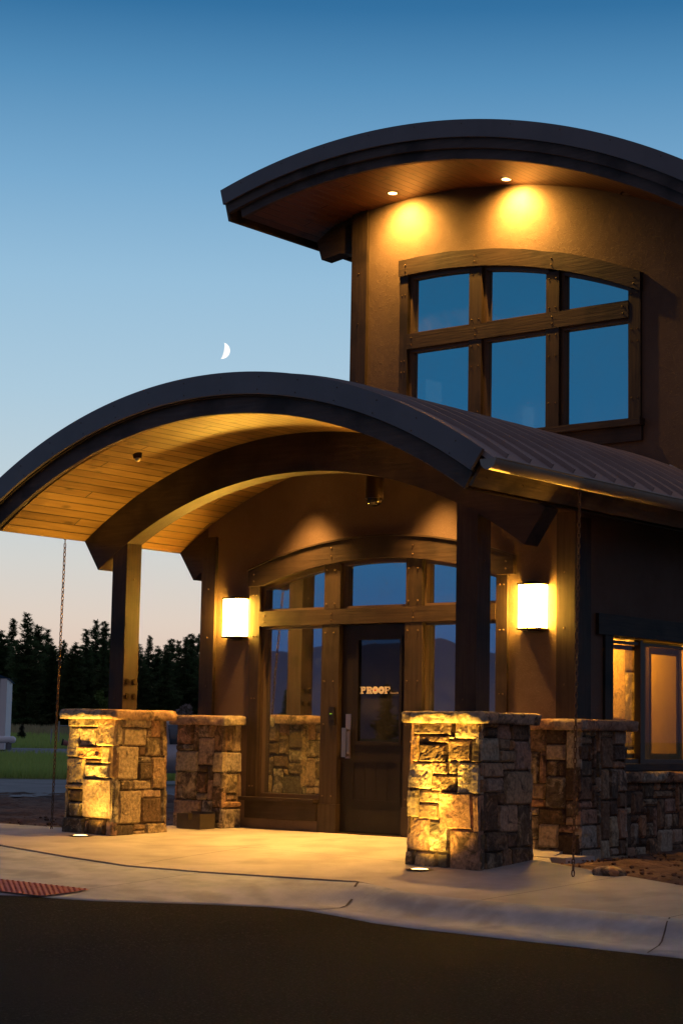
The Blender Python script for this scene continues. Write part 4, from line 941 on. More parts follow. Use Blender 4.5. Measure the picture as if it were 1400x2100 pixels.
# small fittings
t = thing('soffit_fixture', (-3.79, -2.46, 4.19), 'small round unlit fixture on the porch soffit boards', 'ceiling fixture')
bm = BM(); cyl(bm, (-3.79, -2.46, 4.14), (-3.80, -2.46, 4.23), .045, 20, .062); obj('housing', bm, BRONZE, t)
bm = BM(); bmesh.ops.create_uvsphere(bm, u_segments=14, v_segments=8, radius=.036, matrix=Matrix.Translation((-3.79, -2.46, 4.138))); obj('lens', bm, STEEL, t, smooth=True)
cxx, cyy = -1.898, -.60
zt_ = ZCN+math.sqrt(5.727**2-(cxx-XC)**2)
t = thing('dome_camera', (cxx, cyy, zt_), 'dome camera with shiny glass bowl hanging under the porch soffit', 'camera')
bm = BM(); cyl(bm, (cxx, cyy, 3.77), (cxx, cyy, zt_), .105, 24); obj('housing', bm, BRONZE, t, smooth=False)
bm = BM(); bmesh.ops.create_uvsphere(bm, u_segments=24, v_segments=12, radius=.092, matrix=Matrix.Translation((cxx, cyy, 3.765)) @ Matrix.Diagonal((1, 1, .95, 1)))
DOME, _, b_ = mat('dome_glass', (.05, .04, .035), .06, .6); obj('glass_dome', bm, DOME, t, smooth=True)
t = thing('card_reader', (-2.925, -.03, 1.29), 'black card reader with green light on the timber post left of the door', 'card reader')
obj('reader_body', B1(-2.97, -2.885, -.035, -.008, 1.30, 1.45), BLACKM, t); obj('lower_box', B1(-2.965, -2.885, -.026, -.008, 1.235, 1.296), BLACKM, t)
bm = BM(); box(bm, -2.943, -2.935, -.038, -.0352, 1.367, 1.375); box(bm, -2.926, -2.918, -.038, -.0352, 1.368, 1.374); obj('indicator_light', bm, emis('green_indicator', (.5, 1, .05), 1.2), t)
# planter / ash box
t = thing('metal_planter_box', (-4.72, -.48, gz(-4.72, -.48)), 'dark metal box with a square notch standing before the left corner pier', 'box')
zb_ = gz(-4.7, -.5)+.003
PX0, PX1, PY0, PY1 = -4.80, -4.42, -.62, -.36
bm = BM()
prism(bm, [[(PX0, zb_), (PX1, zb_), (PX1, zb_+.175), (PX0+.245, zb_+.175), (PX0+.245, zb_+.10), (PX0+.185, zb_+.10), (PX0+.185, zb_+.175), (PX0, zb_+.175)]], PY0, PY0+.012)
box(bm, PX1-.012, PX1, PY0+.013, PY1, zb_, zb_+.175); box(bm, PX0, PX1-.013, PY1-.012, PY1, zb_, zb_+.195); box(bm, PX0, PX0+.012, PY0+.013, PY1-.013, zb_, zb_+.175); box(bm, PX0+.013, PX1-.013, PY0+.013, PY1-.013, zb_+.01, zb_+.03)
obj('box_body', bm, noisemix('bronze_painted_box', (.055, .042, .030), (.075, .058, .040), (6, 6, 6), .5, .1, 40, .002), t)
obj('step_slab', B1(.36, .80, -.85, -.30, -.2, -.055, .012), CONC, None); tag(bpy.data.objects['step_slab'], 'short concrete slab on the dirt between the two right-hand piers', 'slab')

# rain chains ------------------------------------------------------------
def link_mesh():
    bm = BM(); n, m_ = 14, 6; rx, rz, r = .0135, .0275, .0056; R_ = []
    for i in range(n):
        a = 2*pi*i/n; c = Vector((rx*cos(a), 0, rz*sin(a)+(.004 if sin(a) > 0 else -.004))); nn = Vector((cos(a), 0, sin(a)*.6)).normalized()
        R_.append([bm.verts.new(c+nn*r*cos(2*pi*k_/m_)+Vector((0, 1, 0))*r*sin(2*pi*k_/m_)) for k_ in range(m_)])
    for i in range(n):
        for k_ in range(m_): bm.faces.new((R_[i][k_], R_[(i+1) % n][k_], R_[(i+1) % n][(k_+1) % m_], R_[i][(k_+1) % m_]))
    me = bpy.data.meshes.new('chain_link'); bmesh.ops.recalc_face_normals(bm, faces=bm.faces); bm.to_mesh(me); bm.free(); me.materials.append(CHAINM)
    for p_ in me.polygons: p_.use_smooth = True
    return me
LM = link_mesh()
def chain(top, bot, label):
    top, bot = Vector(top), Vector(bot); t = thing('rain_chain', top, label, 'rain chain', 'rain chains hanging from the porch eaves'); d = bot-top; L_ = d.length; n_ = int(L_/.052)
    bm = BM(); cyl(bm, top+Vector((0, 0, .05)), top, .006, 8); cyl(bm, top+Vector((-.02, 0, .05)), top+Vector((.02, 0, .05)), .005, 8); obj('hook', bm, CHAINM, t)
    q = (-d).to_track_quat('Z', 'Y')
    for i in range(n_):
        o = bpy.data.objects.new('chain_link', LM); COL.objects.link(o); o.parent = t; o.location = d*((i+.5)/n_)
        o.rotation_mode = 'QUATERNION'; from_ = Matrix.Rotation((i % 2)*pi/2+.5, 4, 'Z').to_quaternion(); o.rotation_quaternion = q @ from_
chain((-5.55, -1.885, 3.33), (-5.742, -1.76, -.06), 'thin rusty rain chain hanging from the left porch eave down to the dirt')
chain((GX, -1.5, GZ-.02), (1.54, -1.90, -.14), 'thin dark rain chain hanging from the gutter beside the nearest stone pier')

# tactile paving ---------------------------------------------------------
t = thing('tactile_paving', (-2.4, -5.4, -.3), 'brick red tactile paving plate with raised domes in the dropped kerb', 'tactile paving')
C4 = [Vector((-1.62, -5.62)), Vector((-1.62, -5.02)), Vector((-4.4, -5.62)), Vector((-4.2, -6.32))]
bm = BM(); n1_, n2_ = 26, 6; G = []
for i in range(n1_+1):
    row = []
    for k_ in range(n2_+1):
        a = C4[1].lerp(C4[2], i/n1_); b_ = C4[0].lerp(C4[3], i/n1_); p_ = a.lerp(b_, k_/n2_); row.append(bm.verts.new((p_.x, p_.y, kerb_z(p_.x, p_.y)+.012)))
    G.append(row)
bmesh.ops.smooth_vert(bm, verts=bm.verts, factor=.5, use_axis_z=True); bmesh.ops.smooth_vert(bm, verts=bm.verts, factor=.5, use_axis_z=True)
for i in range(n1_):
    for k_ in range(n2_): bm.faces.new((G[i][k_], G[i+1][k_], G[i+1][k_+1], G[i][k_+1]))
zz_ = [[v.co.copy() for v in row] for row in G]
obj('plate', bm, TACT, t, smooth=True)
bm = BM()
for i in range(46):
    for k_ in range(10):
        s, u_ = (i+.5)/46*n1_, (k_+.5)/10*n2_; i0, k0 = int(s), int(u_)
        a = zz_[i0][k0].lerp(zz_[i0+1][k0], s-i0).lerp(zz_[i0][k0+1].lerp(zz_[i0+1][k0+1], s-i0), u_-k0)
        cyl(bm, a-Vector((0, 0, .004)), a+Vector((0, 0, .008)), .016, 8, .010)
o = obj('raised_domes', bm, TACT, t); o['kind'] = 'stuff'

# ================================================================== BACKGROUND
def dirv(u, v=1505):
    d = fw+(u-700)/3824.46*rr-(v-1050)/3824.46*uu; return d
def bearing(u, dist):
    d = dirv(u); h = Vector((d.x, d.y)).normalized(); return Vector((CAM.x+h.x*dist, CAM.y+h.y*dist))
NEEDLE = noisemix('conifer_needles', (.06, .095, .042), (.12, .16, .07), (.35, .35, .35), .8, 0, 5, .01, 4)
def translucent(m, col, fac):
    t = m.node_tree; b = t.nodes['Principled BSDF']; o = t.nodes['Material Output']; tr = add(t, 'ShaderNodeBsdfTranslucent'); tr.inputs[0].default_value = (*col, 1); x = add(t, 'ShaderNodeMixShader'); x.inputs[0].default_value = fac
    t.links.new(b.outputs[0], x.inputs[1]); t.links.new(tr.outputs[0], x.inputs[2]); t.links.new(x.outputs[0], o.inputs['Surface'])
translucent(NEEDLE, (.10, .17, .06), .45)
BARK, _, _ = mat('conifer_bark', (.055, .038, .026), .9)
def conifer_mesh(seed, h=17., r=2.9, ragged=.5, n=10500):
    rnd = random.Random(seed); bm = BM(); wh = []
    z = h*.04
    while z < h*.985:
        f = z/h; base = r*(1-f)**.52*(.80+.20*sin(f*11+seed)+.16*rnd.uniform(-1, 1))+.16
        for k_ in range(7): wh.append((z+rnd.uniform(-.25, .25), rnd.uniform(0, 2*pi), base*rnd.uniform(1-ragged*.55, 1.12)))
        z += h*.021
    tot = sum(L_ for _, _, L_ in wh)
    for z, a, L_ in wh:
        dx, dy = cos(a), sin(a); up = rnd.uniform(-.05, .35)
        for j in range(max(5, int(n*L_/tot))):
            s = rnd.random()**.7; wd_ = (.10+.34*(1-s))*min(1.4, .4+L_*.4)
            c = Vector((dx*L_*s, dy*L_*s, z-.28*L_*s+up*L_*s*s))
            c += Vector((-dy, dx, 0))*rnd.gauss(0, .32)*L_*.5*(1-.55*s)+Vector((0, 0, rnd.gauss(0, .12)))
            ax = Vector((dx+rnd.uniform(-.5, .5), dy+rnd.uniform(-.5, .5), rnd.uniform(-.1, .9))).normalized(); sd = ax.cross(Vector((rnd.uniform(-1, 1), rnd.uniform(-1, 1), .6))).normalized()
            l_ = rnd.uniform(.16, .36)
            bm.faces.new([bm.verts.new(p_) for p_ in (c-ax*l_*.6-sd*wd_*.45, c-ax*l_*.4+sd*wd_*.5, c+ax*l_)])
    me = bpy.data.meshes.new('crown'); bm.to_mesh(me); bm.free(); me.materials.append(NEEDLE)
    bm = BM(); cyl(bm, (0, 0, -1), (0, 0, h*.97), .24, 8, .02); m2 = bpy.data.meshes.new('trunk'); bm.to_mesh(m2); bm.free(); m2.materials.append(BARK)
    return me, m2, h
KIN = [conifer_mesh(1, 17, 3.2), conifer_mesh(2, 19, 2.7, ragged=.5), conifer_mesh(3, 16, 3.6, ragged=.8), conifer_mesh(4, 18, 2.3, ragged=1.1), conifer_mesh(5, 15, 3.3, ragged=.6)]
def tree(p_, z, h, k_, label, group, rz, name='conifer_tree', wide=1.):
    cr_, tk, h0 = KIN[k_]; t = thing(name, (p_.x, p_.y, z), label, 'tree', group, rz); s = h/h0; t.scale = (s*wide, s*wide, s)
    for nm, me in (('crown', cr_), ('trunk', tk)):
        o = bpy.data.objects.new(nm, me); COL.objects.link(o); o.parent = t
TD = 262
ts = [(-30, 1330, 0, 1.3), (18, 1278, 1, 1.0), (48, 1272, 0, 1.1), (70, 1292, 2, 1.1), (90, 1300, 3, 1.0), (-4, 1308, 4, 1.2), (102, 1330, 4, 1.1), (124, 1322, 2, .8), (138, 1344, 0, 1.1), (150, 1330, 4, 1.1),
      (170, 1298, 1, 1.1), (190, 1284, 0, .9), (208, 1284, 3, .9), (222, 1306, 2, 1.2), (240, 1318, 4, 1.1), (258, 1322, 1, 1.1), (280, 1330, 0, 1.1), (301, 1310, 1, .9), (318, 1336, 4, 1.0), (336, 1330, 2, 1.0), (346, 1318, 3, 1.1), (362, 1324, 0, 1.0), (376, 1312, 1, .95), (388, 1308, 3, 1.1), (402, 1312, 0, 1.1), (420, 1318, 2, 1.1), (450, 1320, 1, 1.1), (490, 1330, 0, 1.2)]
pos_lab = {1: 'very tall narrow conifer second from the left edge of the treeline', 2: 'tallest conifer at the far left of the treeline', 17: 'pointed conifer just right of the left porch post', 23: 'tall ragged conifer beside the left corner of the entrance wall'}
rnd = random.Random(12)
for i, (u, v, k_, wd) in enumerate(ts):
    D_ = TD+rnd.uniform(-14, 14); p_ = bearing(u, D_); z = terr(p_.x, p_.y)-.3
    hz_ = 1501+.0187*u-.0; h = (hz_-v)/3824.46*D_/.96+CAM.z-z
    where = 'left of the rain chain' if u < 125 else 'between rain chain and left porch post' if u < 232 else 'behind the left porch post' if u < 292 else 'between left porch post and entrance wall' if u < 415 else 'hidden behind the entrance wall'
    kinds = ('broad dark conifer', 'tall narrow dark conifer', 'wide ragged dark conifer', 'thin dark conifer with an open crown', 'short full dark conifer')[k_]
    tree(p_, z, h, k_, pos_lab.get(i, kinds+' '+where), 'dark conifers of the far treeline', rnd.uniform(0, 6), wide=wd*1.15)
# fill rows behind
for i in range(58):
    u = -420+i*23; D_ = 285+rnd.uniform(-8, 12); p_ = bearing(u, D_); z = terr(p_.x, p_.y)-.3
    v = 1345+rnd.uniform(-12, 22); h = (1504-v)/3824.46*D_/.96+CAM.z-z
    k_ = rnd.randrange(5)
    tree(p_, z, h, k_, 'dark conifer standing in the back row behind the far treeline', 'back row conifers behind the treeline', rnd.uniform(0, 6), wide=1.5)
# opposite treeline, seen only as a reflection in the window glass
rc_ = Vector((-.66, -.75)); rnd = random.Random(4)
for i in range(26):
    s = -75+i*6.+rnd.uniform(-2, 2); b0 = Vector((-3, 0))+rc_*210+Vector((.75, -.66))*s
    tree(Vector((b0.x, b0.y)), -.8, rnd.uniform(4.5, 8.5)*1.3, rnd.randrange(5), 'dark conifer across the street, mirrored in the entrance glass', 'conifers across the street', rnd.uniform(0, 6), wide=1.3)
# distant mountains across the valley (mirrored in the glass)
MT, _, _ = mat('mountain_haze_tint', (.30, .27, .34), 1., 0, 0)  # distance haze painted into the base colour, paler and mauve
bm = BM(); rows = []
for i in range(141):
    a = radians(175)+radians(110)*i/140; R0 = 3600; row = []
    hm = 175+60*noise.fractal(Vector((i*.045, 2, 0)), .9, 2.1, 6)+60*math.exp(-((i-84)/10)**2)
    for f, dr in ((0, -500), (.35, -330), (.7, -150), (1, 0), (.8, 220), (0, 700)):
        rr_ = R0+dr+30*noise.noise(Vector((i*.3, f*5, 0))); row.append(bm.verts.new((rr_*cos(a), rr_*sin(a), -5+hm*f*(1+.12*noise.noise(Vector((i*.5, f*7, 1)))))))
    rows.append(row)
for a, b_ in zip(rows, rows[1:]):
    for j in range(5): bm.faces.new((a[j], b_[j], b_[j+1], a[j+1]))
tag(obj('hills', bm, MT, smooth=True), kind='structure')
bm = BM(); rows = []
for i in range(81):
    a = radians(15)+radians(80)*i/80; row = []; hm = 330+120*noise.fractal(Vector((i*.09, 9, 0)), .9, 2.1, 6)
    for f, dr in ((0, -500), (.35, -330), (.7, -150), (1, 0), (0, 700)):
        R0 = 3600+dr+30*noise.noise(Vector((i*.3, f*5, 4))); row.append(bm.verts.new((R0*cos(a), R0*sin(a), -5+hm*f*(1+.12*noise.noise(Vector((i*.5, f*7, 2)))))))
    rows.append(row)
for a, b_ in zip(rows, rows[1:]):
    for j in range(4): bm.faces.new((a[j], b_[j], b_[j+1], a[j+1]))
tag(obj('hills', bm, MT, smooth=True), kind='structure')
# small spruce, light shrub, bare shrub
def small_tree(name, u, v0, v1, D_, k_, label, m=None, wide=1.):
    p_ = bearing(u, D_); zb = CAM.z-(v1-(1501+.0187*u))/3824.46*D_; h = (v1-v0)/3824.46*D_
    cr_, tk, h0 = KIN[k_]; t = thing(name, (p_.x, p_.y, zb), label, 'tree'); s = h/h0; t.scale = (s*wide, s*wide, s)
    c2 = cr_
    if m: c2 = cr_.copy(); c2.materials.clear(); c2.materials.append(m)
    for nm, me in (('crown', c2), ('trunk', tk)):
        o = bpy.data.objects.new(nm, me); COL.objects.link(o); o.parent = t
BLUES = noisemix('blue_spruce_needles', (.035, .06, .05), (.06, .09, .075), (1, 1, 1), .8, 0, 5, .01)
small_tree('spruce_sapling', 45, 1486, 1514, 128, 4, 'small bushy blue-green spruce standing alone in the meadow', BLUES, 1.9)
small_tree('spruce_sapling', 30, 1488, 1502, 190, 2, 'tiny light green sapling left of the small spruce in the meadow', None, 1.3)
LEAF = noisemix('light_green_leaves', (.07, .13, .03), (.12, .20, .05), (3, 3, 3), .7, 0, 5, .01)
def shrub(name, u, v0, v1, wpx, D_, label, m, n=1400, lw=.16, cat='shrub', seed=3):
    rnd = random.Random(seed); p_ = bearing(u, D_); px = D_/3824.46; zb = CAM.z-(v1-(1501+.0187*u))*px; h = (v1-v0)*px; w = wpx*px/2
    t = thing(name, (p_.x, p_.y, zb), label, cat); bm = BM(); cl = [(rnd.uniform(-.6, .6)*w, rnd.uniform(-.6, .6)*w, h*rnd.uniform(.25, .85), rnd.uniform(.25, .5)*w) for _ in range(12)]
    for i in range(n):
        cx_, cy_, cz_, r_ = rnd.choice(cl); q = Vector((rnd.gauss(0, 1), rnd.gauss(0, 1), rnd.gauss(0, 1))).normalized()*r_*rnd.random()**.4
        c = Vector((cx_, cy_, cz_))+q; a = Vector((rnd.uniform(-1, 1), rnd.uniform(-1, 1), rnd.uniform(-.3, 1))).normalized(); b2 = a.orthogonal().normalized()
        bm.faces.new([bm.verts.new(c+k2) for k2 in (a*lw, b2*lw*.5, -a*lw, -b2*lw*.5)])
    for v in bm.verts: v.co += Vector((p_.x, p_.y, zb))
    obj('foliage', bm, m, t); bm = BM()
    for i in range(5):
        a = rnd.uniform(0, 6.3); cyl(bm, (p_.x, p_.y, zb-.3), (p_.x+cos(a)*w*.4, p_.y+sin(a)*w*.4, zb+h*.7), .05, 6, .01)
    obj('stems', bm, BARK, t)
shrub('leafy_shrub', 212, 1412, 1500, 40, 150, 'light green leafy shrub against the dark treeline beside the left porch post', LEAF, 1800, .16)
TWIG, _, _ = mat('bare_grey_twigs', (.22, .19, .18), .9)
shrub('bare_shrub', 378, 1440, 1500, 40, 120, 'pale bare twiggy shrub behind the left corner pier', TWIG, 700, .14, seed=6)
# meadow grass
GRM = noisemix('meadow_grass_blades', (.30, .40, .10), (.45, .50, .17), (.6, .6, .6), .8, 0, 5, .01)
GRT = noisemix('dry_tan_grass_blades', (.38, .29, .18), (.25, .24, .11), (.5, .5, .5), .85, 0, 5, .01)
translucent(GRM, (.40, .52, .12), .45); translucent(GRT, (.5, .38, .2), .4)
def grass(name, u0_, u1_, d0, d1, n, h, m, label, seed, lift=0, wide=.03):
    rnd = random.Random(seed); bm = BM()
    for i in range(n):
        D_ = d0+(d1-d0)*rnd.random()**1.1; u_ = rnd.uniform(u0_, u1_); p_ = bearing(u_, D_); z = terr(p_.x, p_.y)-.03+lift; hh = h*rnd.uniform(.5, 1.15); a = rnd.uniform(0, pi); w = wide*D_/60
        lx_, ly_ = rnd.uniform(-.12, .12), rnd.uniform(-.12, .12)
        bm.faces.new([bm.verts.new(q) for q in ((p_.x-cos(a)*w, p_.y-sin(a)*w, z), (p_.x+cos(a)*w, p_.y+sin(a)*w, z), (p_.x+lx_, p_.y+ly_, z+hh))])
    tag(obj(name, bm, m), label, 'grass', kind='stuff')
grass('meadow_grass', -300, 700, 52, 84, 30000, .42, GRM, 'green roadside meadow grass between the side street and the gravel drive', 1)
grass('far_meadow_grass', -300, 700, 106, 165, 16000, .6, GRM, 'green grass beyond the gravel drive', 2)
grass('dry_meadow_grass', -300, 700, 165, 235, 16000, .9, GRT, 'dry tan grass in front of the far treeline', 3)
# white metal shed at the left edge
def facing(u, D_):
    p_ = bearing(u, D_); d = (Vector((CAM.x, CAM.y))-p_).normalized(); return p_, d
SH = noisemix('white_ribbed_siding', (.78, .82, .86), (.86, .88, .9), (1, 1, 1), .6, .05, 9, .01); BLUER, _, _ = mat('blue_metal_roof', (.03, .11, .24), .45, .2)
D_ = 92; px = D_/3824.46; p_, _d = facing(11, D_); right = Vector((rr.x, rr.y)).normalized(); inn_ = Vector((Dv.x, Dv.y))
t = thing('metal_shed', (p_.x, p_.y, .3), 'white ribbed metal shed with a blue roof at the left edge', 'shed')
bm = BM(); zt0, zb0 = CAM.z+(1501-1394)*px, CAM.z-(1520-1501)*px
for i in range(26):
    a = p_-right*(i*.3); dpt = .0 if i % 2 else .18
    q = [(a.x-inn_.x*dpt, a.y-inn_.y*dpt), (a.x-right.x*.3-inn_.x*dpt, a.y-right.y*.3-inn_.y*dpt)]
    b0 = p_+inn_*9
    vs = [bm.verts.new((*q[0], zb0-.4)), bm.verts.new((*q[1], zb0-.4)), bm.verts.new((*q[1], zt0)), bm.verts.new((*q[0], zt0))]; bm.faces.new(vs)
b0 = p_+inn_*9
bm.faces.new([bm.verts.new(v) for v in ((p_.x, p_.y, zb0-.4), (b0.x, b0.y, zb0-.4), (b0.x, b0.y, zt0), (p_.x, p_.y, zt0))])
l0 = p_-right*7.8; l1 = b0-right*7.8
bm.faces.new([bm.verts.new(v) for v in ((l0.x, l0.y, zb0-.4), (l1.x, l1.y, zb0-.4), (l1.x, l1.y, zt0), (l0.x, l0.y, zt0))]); bm.faces.new([bm.verts.new(v) for v in ((l1.x, l1.y, zb0-.4), (b0.x, b0.y, zb0-.4), (b0.x, b0.y, zt0), (l1.x, l1.y, zt0))])
obj('ribbed_wall', bm, SH, t)
bm = BM(); e0 = p_+right*.12-inn_*.2; e1 = b0+right*.12+inn_*.2; r0_ = p_-right*3.9-inn_*.2; r1_ = b0-right*3.9+inn_*.2; f0 = l0-right*.12-inn_*.2; f1 = l1-right*.12+inn_*.2
Vz = lambda p2, z: bm.verts.new((p2.x, p2.y, z))
a_, b2, c_, d_ = Vz(e0, zt0-.02), Vz(e1, zt0-.02), Vz(r1_, zt0+1.5), Vz(r0_, zt0+1.5); e_, f_ = Vz(f0, zt0-.02), Vz(f1, zt0-.02)
for F in ((a_, b2, c_, d_), (d_, c_, f_, e_), (a_, d_, e_), (b2, f_, c_)): bm.faces.new(F)
bmesh.ops.solidify(bm, geom=bm.faces[:], thickness=.08); obj('roof', bm, BLUER, t)
# propane tank
D_ = 90; px = D_/3824.46; q0 = bearing(0, D_); q1 = bearing(27, D_); zc_ = CAM.z-(1517-1501.3)*px
t = thing('gas_tank', (q1.x, q1.y, zc_-.2), 'white gas tank with a rounded end lying beside the white shed', 'gas tank'); WH, _, _ = mat('white_tank_paint', (.82, .85, .87), .4)
bm = BM(); R_ = 7*px; a = Vector((q0.x, q0.y, zc_))-Vector((right.x, right.y, 0))*.6; b2 = Vector((q1.x, q1.y, zc_)); cyl(bm, a, b2, R_, 20); bmesh.ops.create_uvsphere(bm, u_segments=20, v_segments=12, radius=R_, matrix=Matrix.Translation(b2)); bmesh.ops.create_uvsphere(bm, u_segments=20, v_segments=12, radius=R_, matrix=Matrix.Translation(a)); obj('tank_shell', bm, WH, t, smooth=True)
bm = BM()
for q in (a.lerp(b2, .15), a.lerp(b2, .85)): box(bm, q.x-.1, q.x+.1, q.y-.1, q.y+.1, zc_-R_-.3, zc_-R_+.06)
obj('saddle', bm, ROAD2, t)
# chain link fence with posts
GALV, _, _ = mat('galvanised_steel', (.34, .35, .36), .5, .6)
D_ = 112; px = D_/3824.46; t = thing('chain_link_fence', (*bearing(121, D_), .0), 'grey chain-link fence with thin posts in the meadow left of the front pier', 'fence')
zt1 = CAM.z+(1503-1489)*px; zb1 = CAM.z-(1530-1503)*px
ps = [bearing(u, D_+ (u-121)*.02) for u in (121, 172, 223, 274, 325, 376, 427)]
for i, p_ in enumerate(ps):
    bm = BM(); cyl(bm, (p_.x, p_.y, zb1-.3), (p_.x, p_.y, zt1+(9*px if i == 0 else .02)), .04, 8); obj('fence_post', bm, GALV, t)
bm = BM(); cyl(bm, (ps[0].x, ps[0].y, zt1), (ps[-1].x, ps[-1].y, zt1), .03, 8); obj('top_rail', bm, GALV, t)
bm = BM(); A_ = Vector((ps[0].x, ps[0].y, 0)); B_ = Vector((ps[-1].x, ps[-1].y, 0)); L_ = (B_-A_).length; hh = zt1-zb1; dd = (B_-A_).normalized(); st = .16; k_ = -hh
while k_ < L_:
    for s in (1, -1):
        x0_, x1_ = (k_, k_+hh) if s > 0 else (k_+hh, k_); c0_, c1_ = max(0, min(L_, x0_)), max(0, min(L_, x1_))
        if abs(c1_-c0_) > .01:
            z0_ = zb1+hh*abs(c0_-x0_)/hh; z1_ = zt1-hh*abs(x1_-c1_)/hh; p0_ = A_+dd*c0_; p1_ = A_+dd*c1_; w_ = .006
            bm.faces.new([bm.verts.new(v) for v in ((p0_.x, p0_.y, z0_-w_), (p0_.x, p0_.y, z0_+w_), (p1_.x, p1_.y, z1_+w_), (p1_.x, p1_.y, z1_-w_))])
    k_ += st
bmesh.ops.solidify(bm, geom=bm.faces[:], thickness=.006); obj('wire_mesh', bm, GALV, t)
bm = BM()
p_ = bearing(106, 120); cyl(bm, (p_.x, p_.y, -.2), (p_.x, p_.y, CAM.z+.25), .05, 8); tag(obj('marker_post', bm, GALV), 'short lone metal post in the meadow just left of the rain chain', 'post')
# toppled traffic barrel
D_ = 101; px = D_/3824.46; p0_, p1_ = bearing(131, D_), bearing(150, D_); z_ = CAM.z-(1524-1503.5)*px
t = thing('traffic_barrel', (p0_.x, p0_.y, z_-.2), 'faded red traffic barrel lying on its side by the fence', 'barrel'); PK, _, _ = mat('faded_red_plastic', (.36, .15, .12), .6); RB, _, _ = mat('black_rubber', (.02, .02, .02), .8)
bm = BM(); cyl(bm, (p0_.x, p0_.y, z_+.04), (p1_.x, p1_.y, z_-.10), 6*px, 16, 3.6*px); obj('barrel_body', bm, PK, t); bm = BM(); d0_ = Vector((p0_.x-p1_.x, p0_.y-p1_.y, .1)).normalized(); c_ = Vector((p0_.x, p0_.y, z_+.04)); cyl(bm, c_, c_+d0_*.09, 6.8*px, 16); obj('rubber_base', bm, RB, t)

# parked car behind the left piers ----------------------------------------
CARP = noisemix('dusty_silver_car_paint', (.42, .43, .46), (.5, .51, .54), (1, 1, 1), .35, .02, 5, .01, metal=.5); CGL, _, _ = mat('car_glass', (.03, .05, .07), .06, 0, 1.)
D_ = 46.5; px = D_/3824.46; cpos = bearing(372, D_); t = thing('parked_car', (cpos.x, cpos.y, -.13), 'silver hatchback parked on the side street, glimpsed between the two left piers', 'car')
ca = math.atan2(right.y, right.x)+radians(8)
Mcar = Matrix.Translation((cpos.x, cpos.y, -.13)) @ Matrix.Rotation(ca, 4, 'Z')
def cobj(name, bm, m, par, smooth=False):
    bm.transform(Mcar); return obj(name, bm, m, par, smooth)
side = [(-2.1, .35), (-2.12, .62), (-2.0, .88), (-1.1, .98), (2.0, 1.02), (2.08, .8), (2.1, .38), (1.75, .3), (-1.8, .3)]
bm = BM(); prism(bm, [side], -.86, .86); cb_ = cobj('body', bevel(bm, .06, 3), CARP, t, True)
bm = BM(); prism(bm, [[(-1.05, .97), (-.42, 1.46), (1.35, 1.50), (1.95, 1.01)]], -.74, .74); cobj('cabin_glass', bevel(bm, .05, 2), CGL, cb_, True)
bm = BM(); prism(bm, [[(-.50, 1.44), (-.38, 1.50), (1.32, 1.54), (1.42, 1.48)]], -.72, .72); cobj('roof_panel', bevel(bm, .02, 2), CARP, cb_, True)
for x in (-.35, .55, 1.45):
    bm = BM(); prism(bm, [[(x-.04, .98), (x+.04, .98), (x+.03-.05, 1.47), (x-.03-.05, 1.47)]], -.765, -.745); cobj('door_pillar', bm, CARP, cb_)
for x in (-1.35, 1.35):
    for s in (-1, 1):
        bm = BM(); cyl(bm, (x, s*.70, .32), (x, s*.875, .32), .32, 24); w_ = cobj('wheel', bm, RB, t); bm = BM(); cyl(bm, (x, s*.86, .32), (x, s*.885, .32), .20, 16); cobj('rim', bm, STEEL, w_)
# white sign trailer behind the car
D_ = 64; px = D_/3824.46; tp = bearing(352, D_); Ms = Matrix.Translation((tp.x, tp.y, 0)) @ Matrix.Rotation(math.atan2(right.y, right.x), 4, 'Z')
t = thing('box_trailer', (tp.x, tp.y, 0), 'white trailer with small dark lettering and a rail rack, glimpsed above the parked car', 'trailer')
zt2, zb2 = CAM.z+(1508-1478)*px, CAM.z-3*px
bm = BM(); box(bm, -2.2, 2.0, 0, 2.2, .55, zt2); bm.transform(Ms); bd = obj('trailer_box', bevel(bm, .03), WH, t)
Pm = Ms @ Matrix.Translation((-.32, -.012, CAM.z+(1508-1490.5)*px)) @ Matrix.Rotation(pi/2, 4, 'X')
text('lettering', 'PORCH', .155, Vector((0, 0, 0)), Pm, DARKV, bd, .004)
bm = BM()
for z_ in (1492.5, 1497): zz = CAM.z+(1508-z_)*px; box(bm, -1.6, 1.6, -.22, -.19, zz-.015, zz+.015)
for i in range(9): box(bm, -1.6+i*.4-.012, -1.6+i*.4+.012, -.22, -.19, .75, CAM.z+(1508-1492.5)*px)
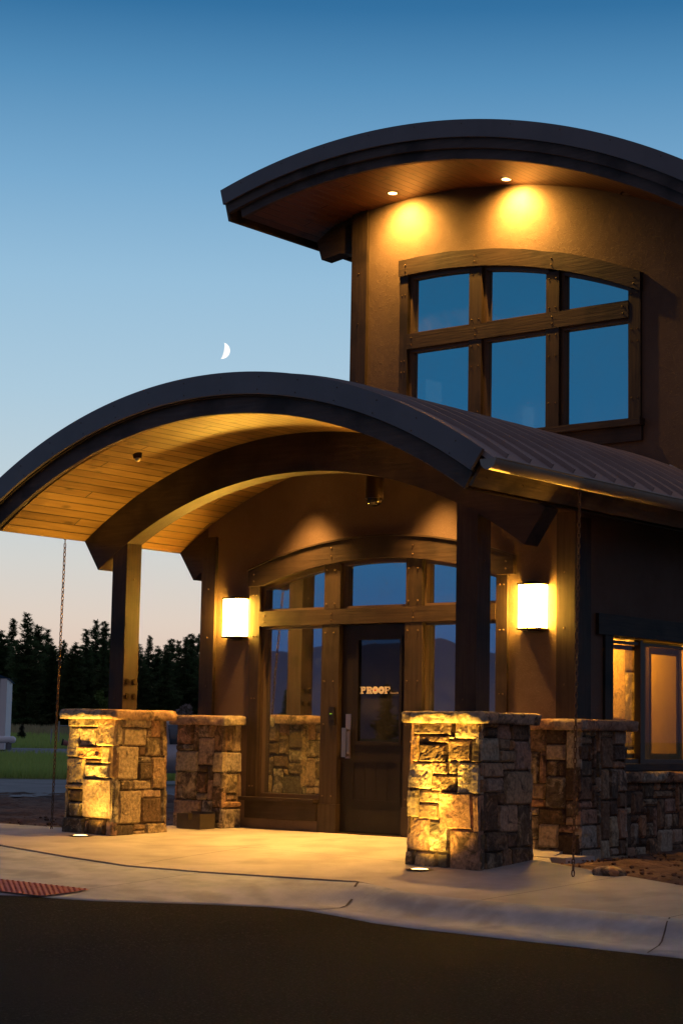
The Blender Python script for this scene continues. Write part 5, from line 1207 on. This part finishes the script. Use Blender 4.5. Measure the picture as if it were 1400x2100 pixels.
bm.transform(Ms); obj('rail_rack', bm, BLACKM, t)
for x in (-.6, .4):
    bm = BM(); cyl(bm, (x, -.02, .36), (x, .18, .36), .36, 20); bm.transform(Ms); obj('wheel', bm, RB, t)

# ================================================================== MOON
md = dirv(455, 719).normalized(); MD = 3500; R_ = MD*16.8/3824.46
ml = (rr*.93-uu*.18+fw*.30).normalized()
m = bpy.data.materials.new('moon_crescent_glow'); m.use_nodes = True; t_ = m.node_tree; t_.nodes.clear()  # sunlit crescent put in as emission masked by the normal; unlit side transparent
o_ = add(t_, 'ShaderNodeOutputMaterial'); g_ = add(t_, 'ShaderNodeNewGeometry'); d_ = add(t_, 'ShaderNodeVectorMath', operation='DOT_PRODUCT'); d_.inputs[1].default_value = ml; t_.links.new(g_.outputs['Normal'], d_.inputs[0])
r_ = add(t_, 'ShaderNodeMapRange'); r_.inputs[1].default_value = -.01; r_.inputs[2].default_value = .10; t_.links.new(d_.outputs['Value'], r_.inputs[0])
e_ = add(t_, 'ShaderNodeEmission'); e_.inputs[0].default_value = (1, .97, .92, 1); e_.inputs[1].default_value = 1.2; tr_ = add(t_, 'ShaderNodeBsdfTransparent'); mx_ = add(t_, 'ShaderNodeMixShader')
bf_ = add(t_, 'ShaderNodeMath', operation='MULTIPLY'); iv_ = add(t_, 'ShaderNodeMath', operation='SUBTRACT'); iv_.inputs[0].default_value = 1; t_.links.new(g_.outputs['Backfacing'], iv_.inputs[1]); t_.links.new(iv_.outputs[0], bf_.inputs[0]); t_.links.new(r_.outputs[0], bf_.inputs[1]); t_.links.new(bf_.outputs[0], mx_.inputs[0]); t_.links.new(tr_.outputs[0], mx_.inputs[1]); t_.links.new(e_.outputs[0], mx_.inputs[2]); t_.links.new(mx_.outputs[0], o_.inputs[0])
bm = BM(); bmesh.ops.create_uvsphere(bm, u_segments=64, v_segments=32, radius=R_, matrix=Matrix.Translation(CAM+md*MD/md.dot(fw)))
tag(obj('moon', bm, m, smooth=True), 'thin bright crescent moon in the dusk sky above the porch roof', 'moon')
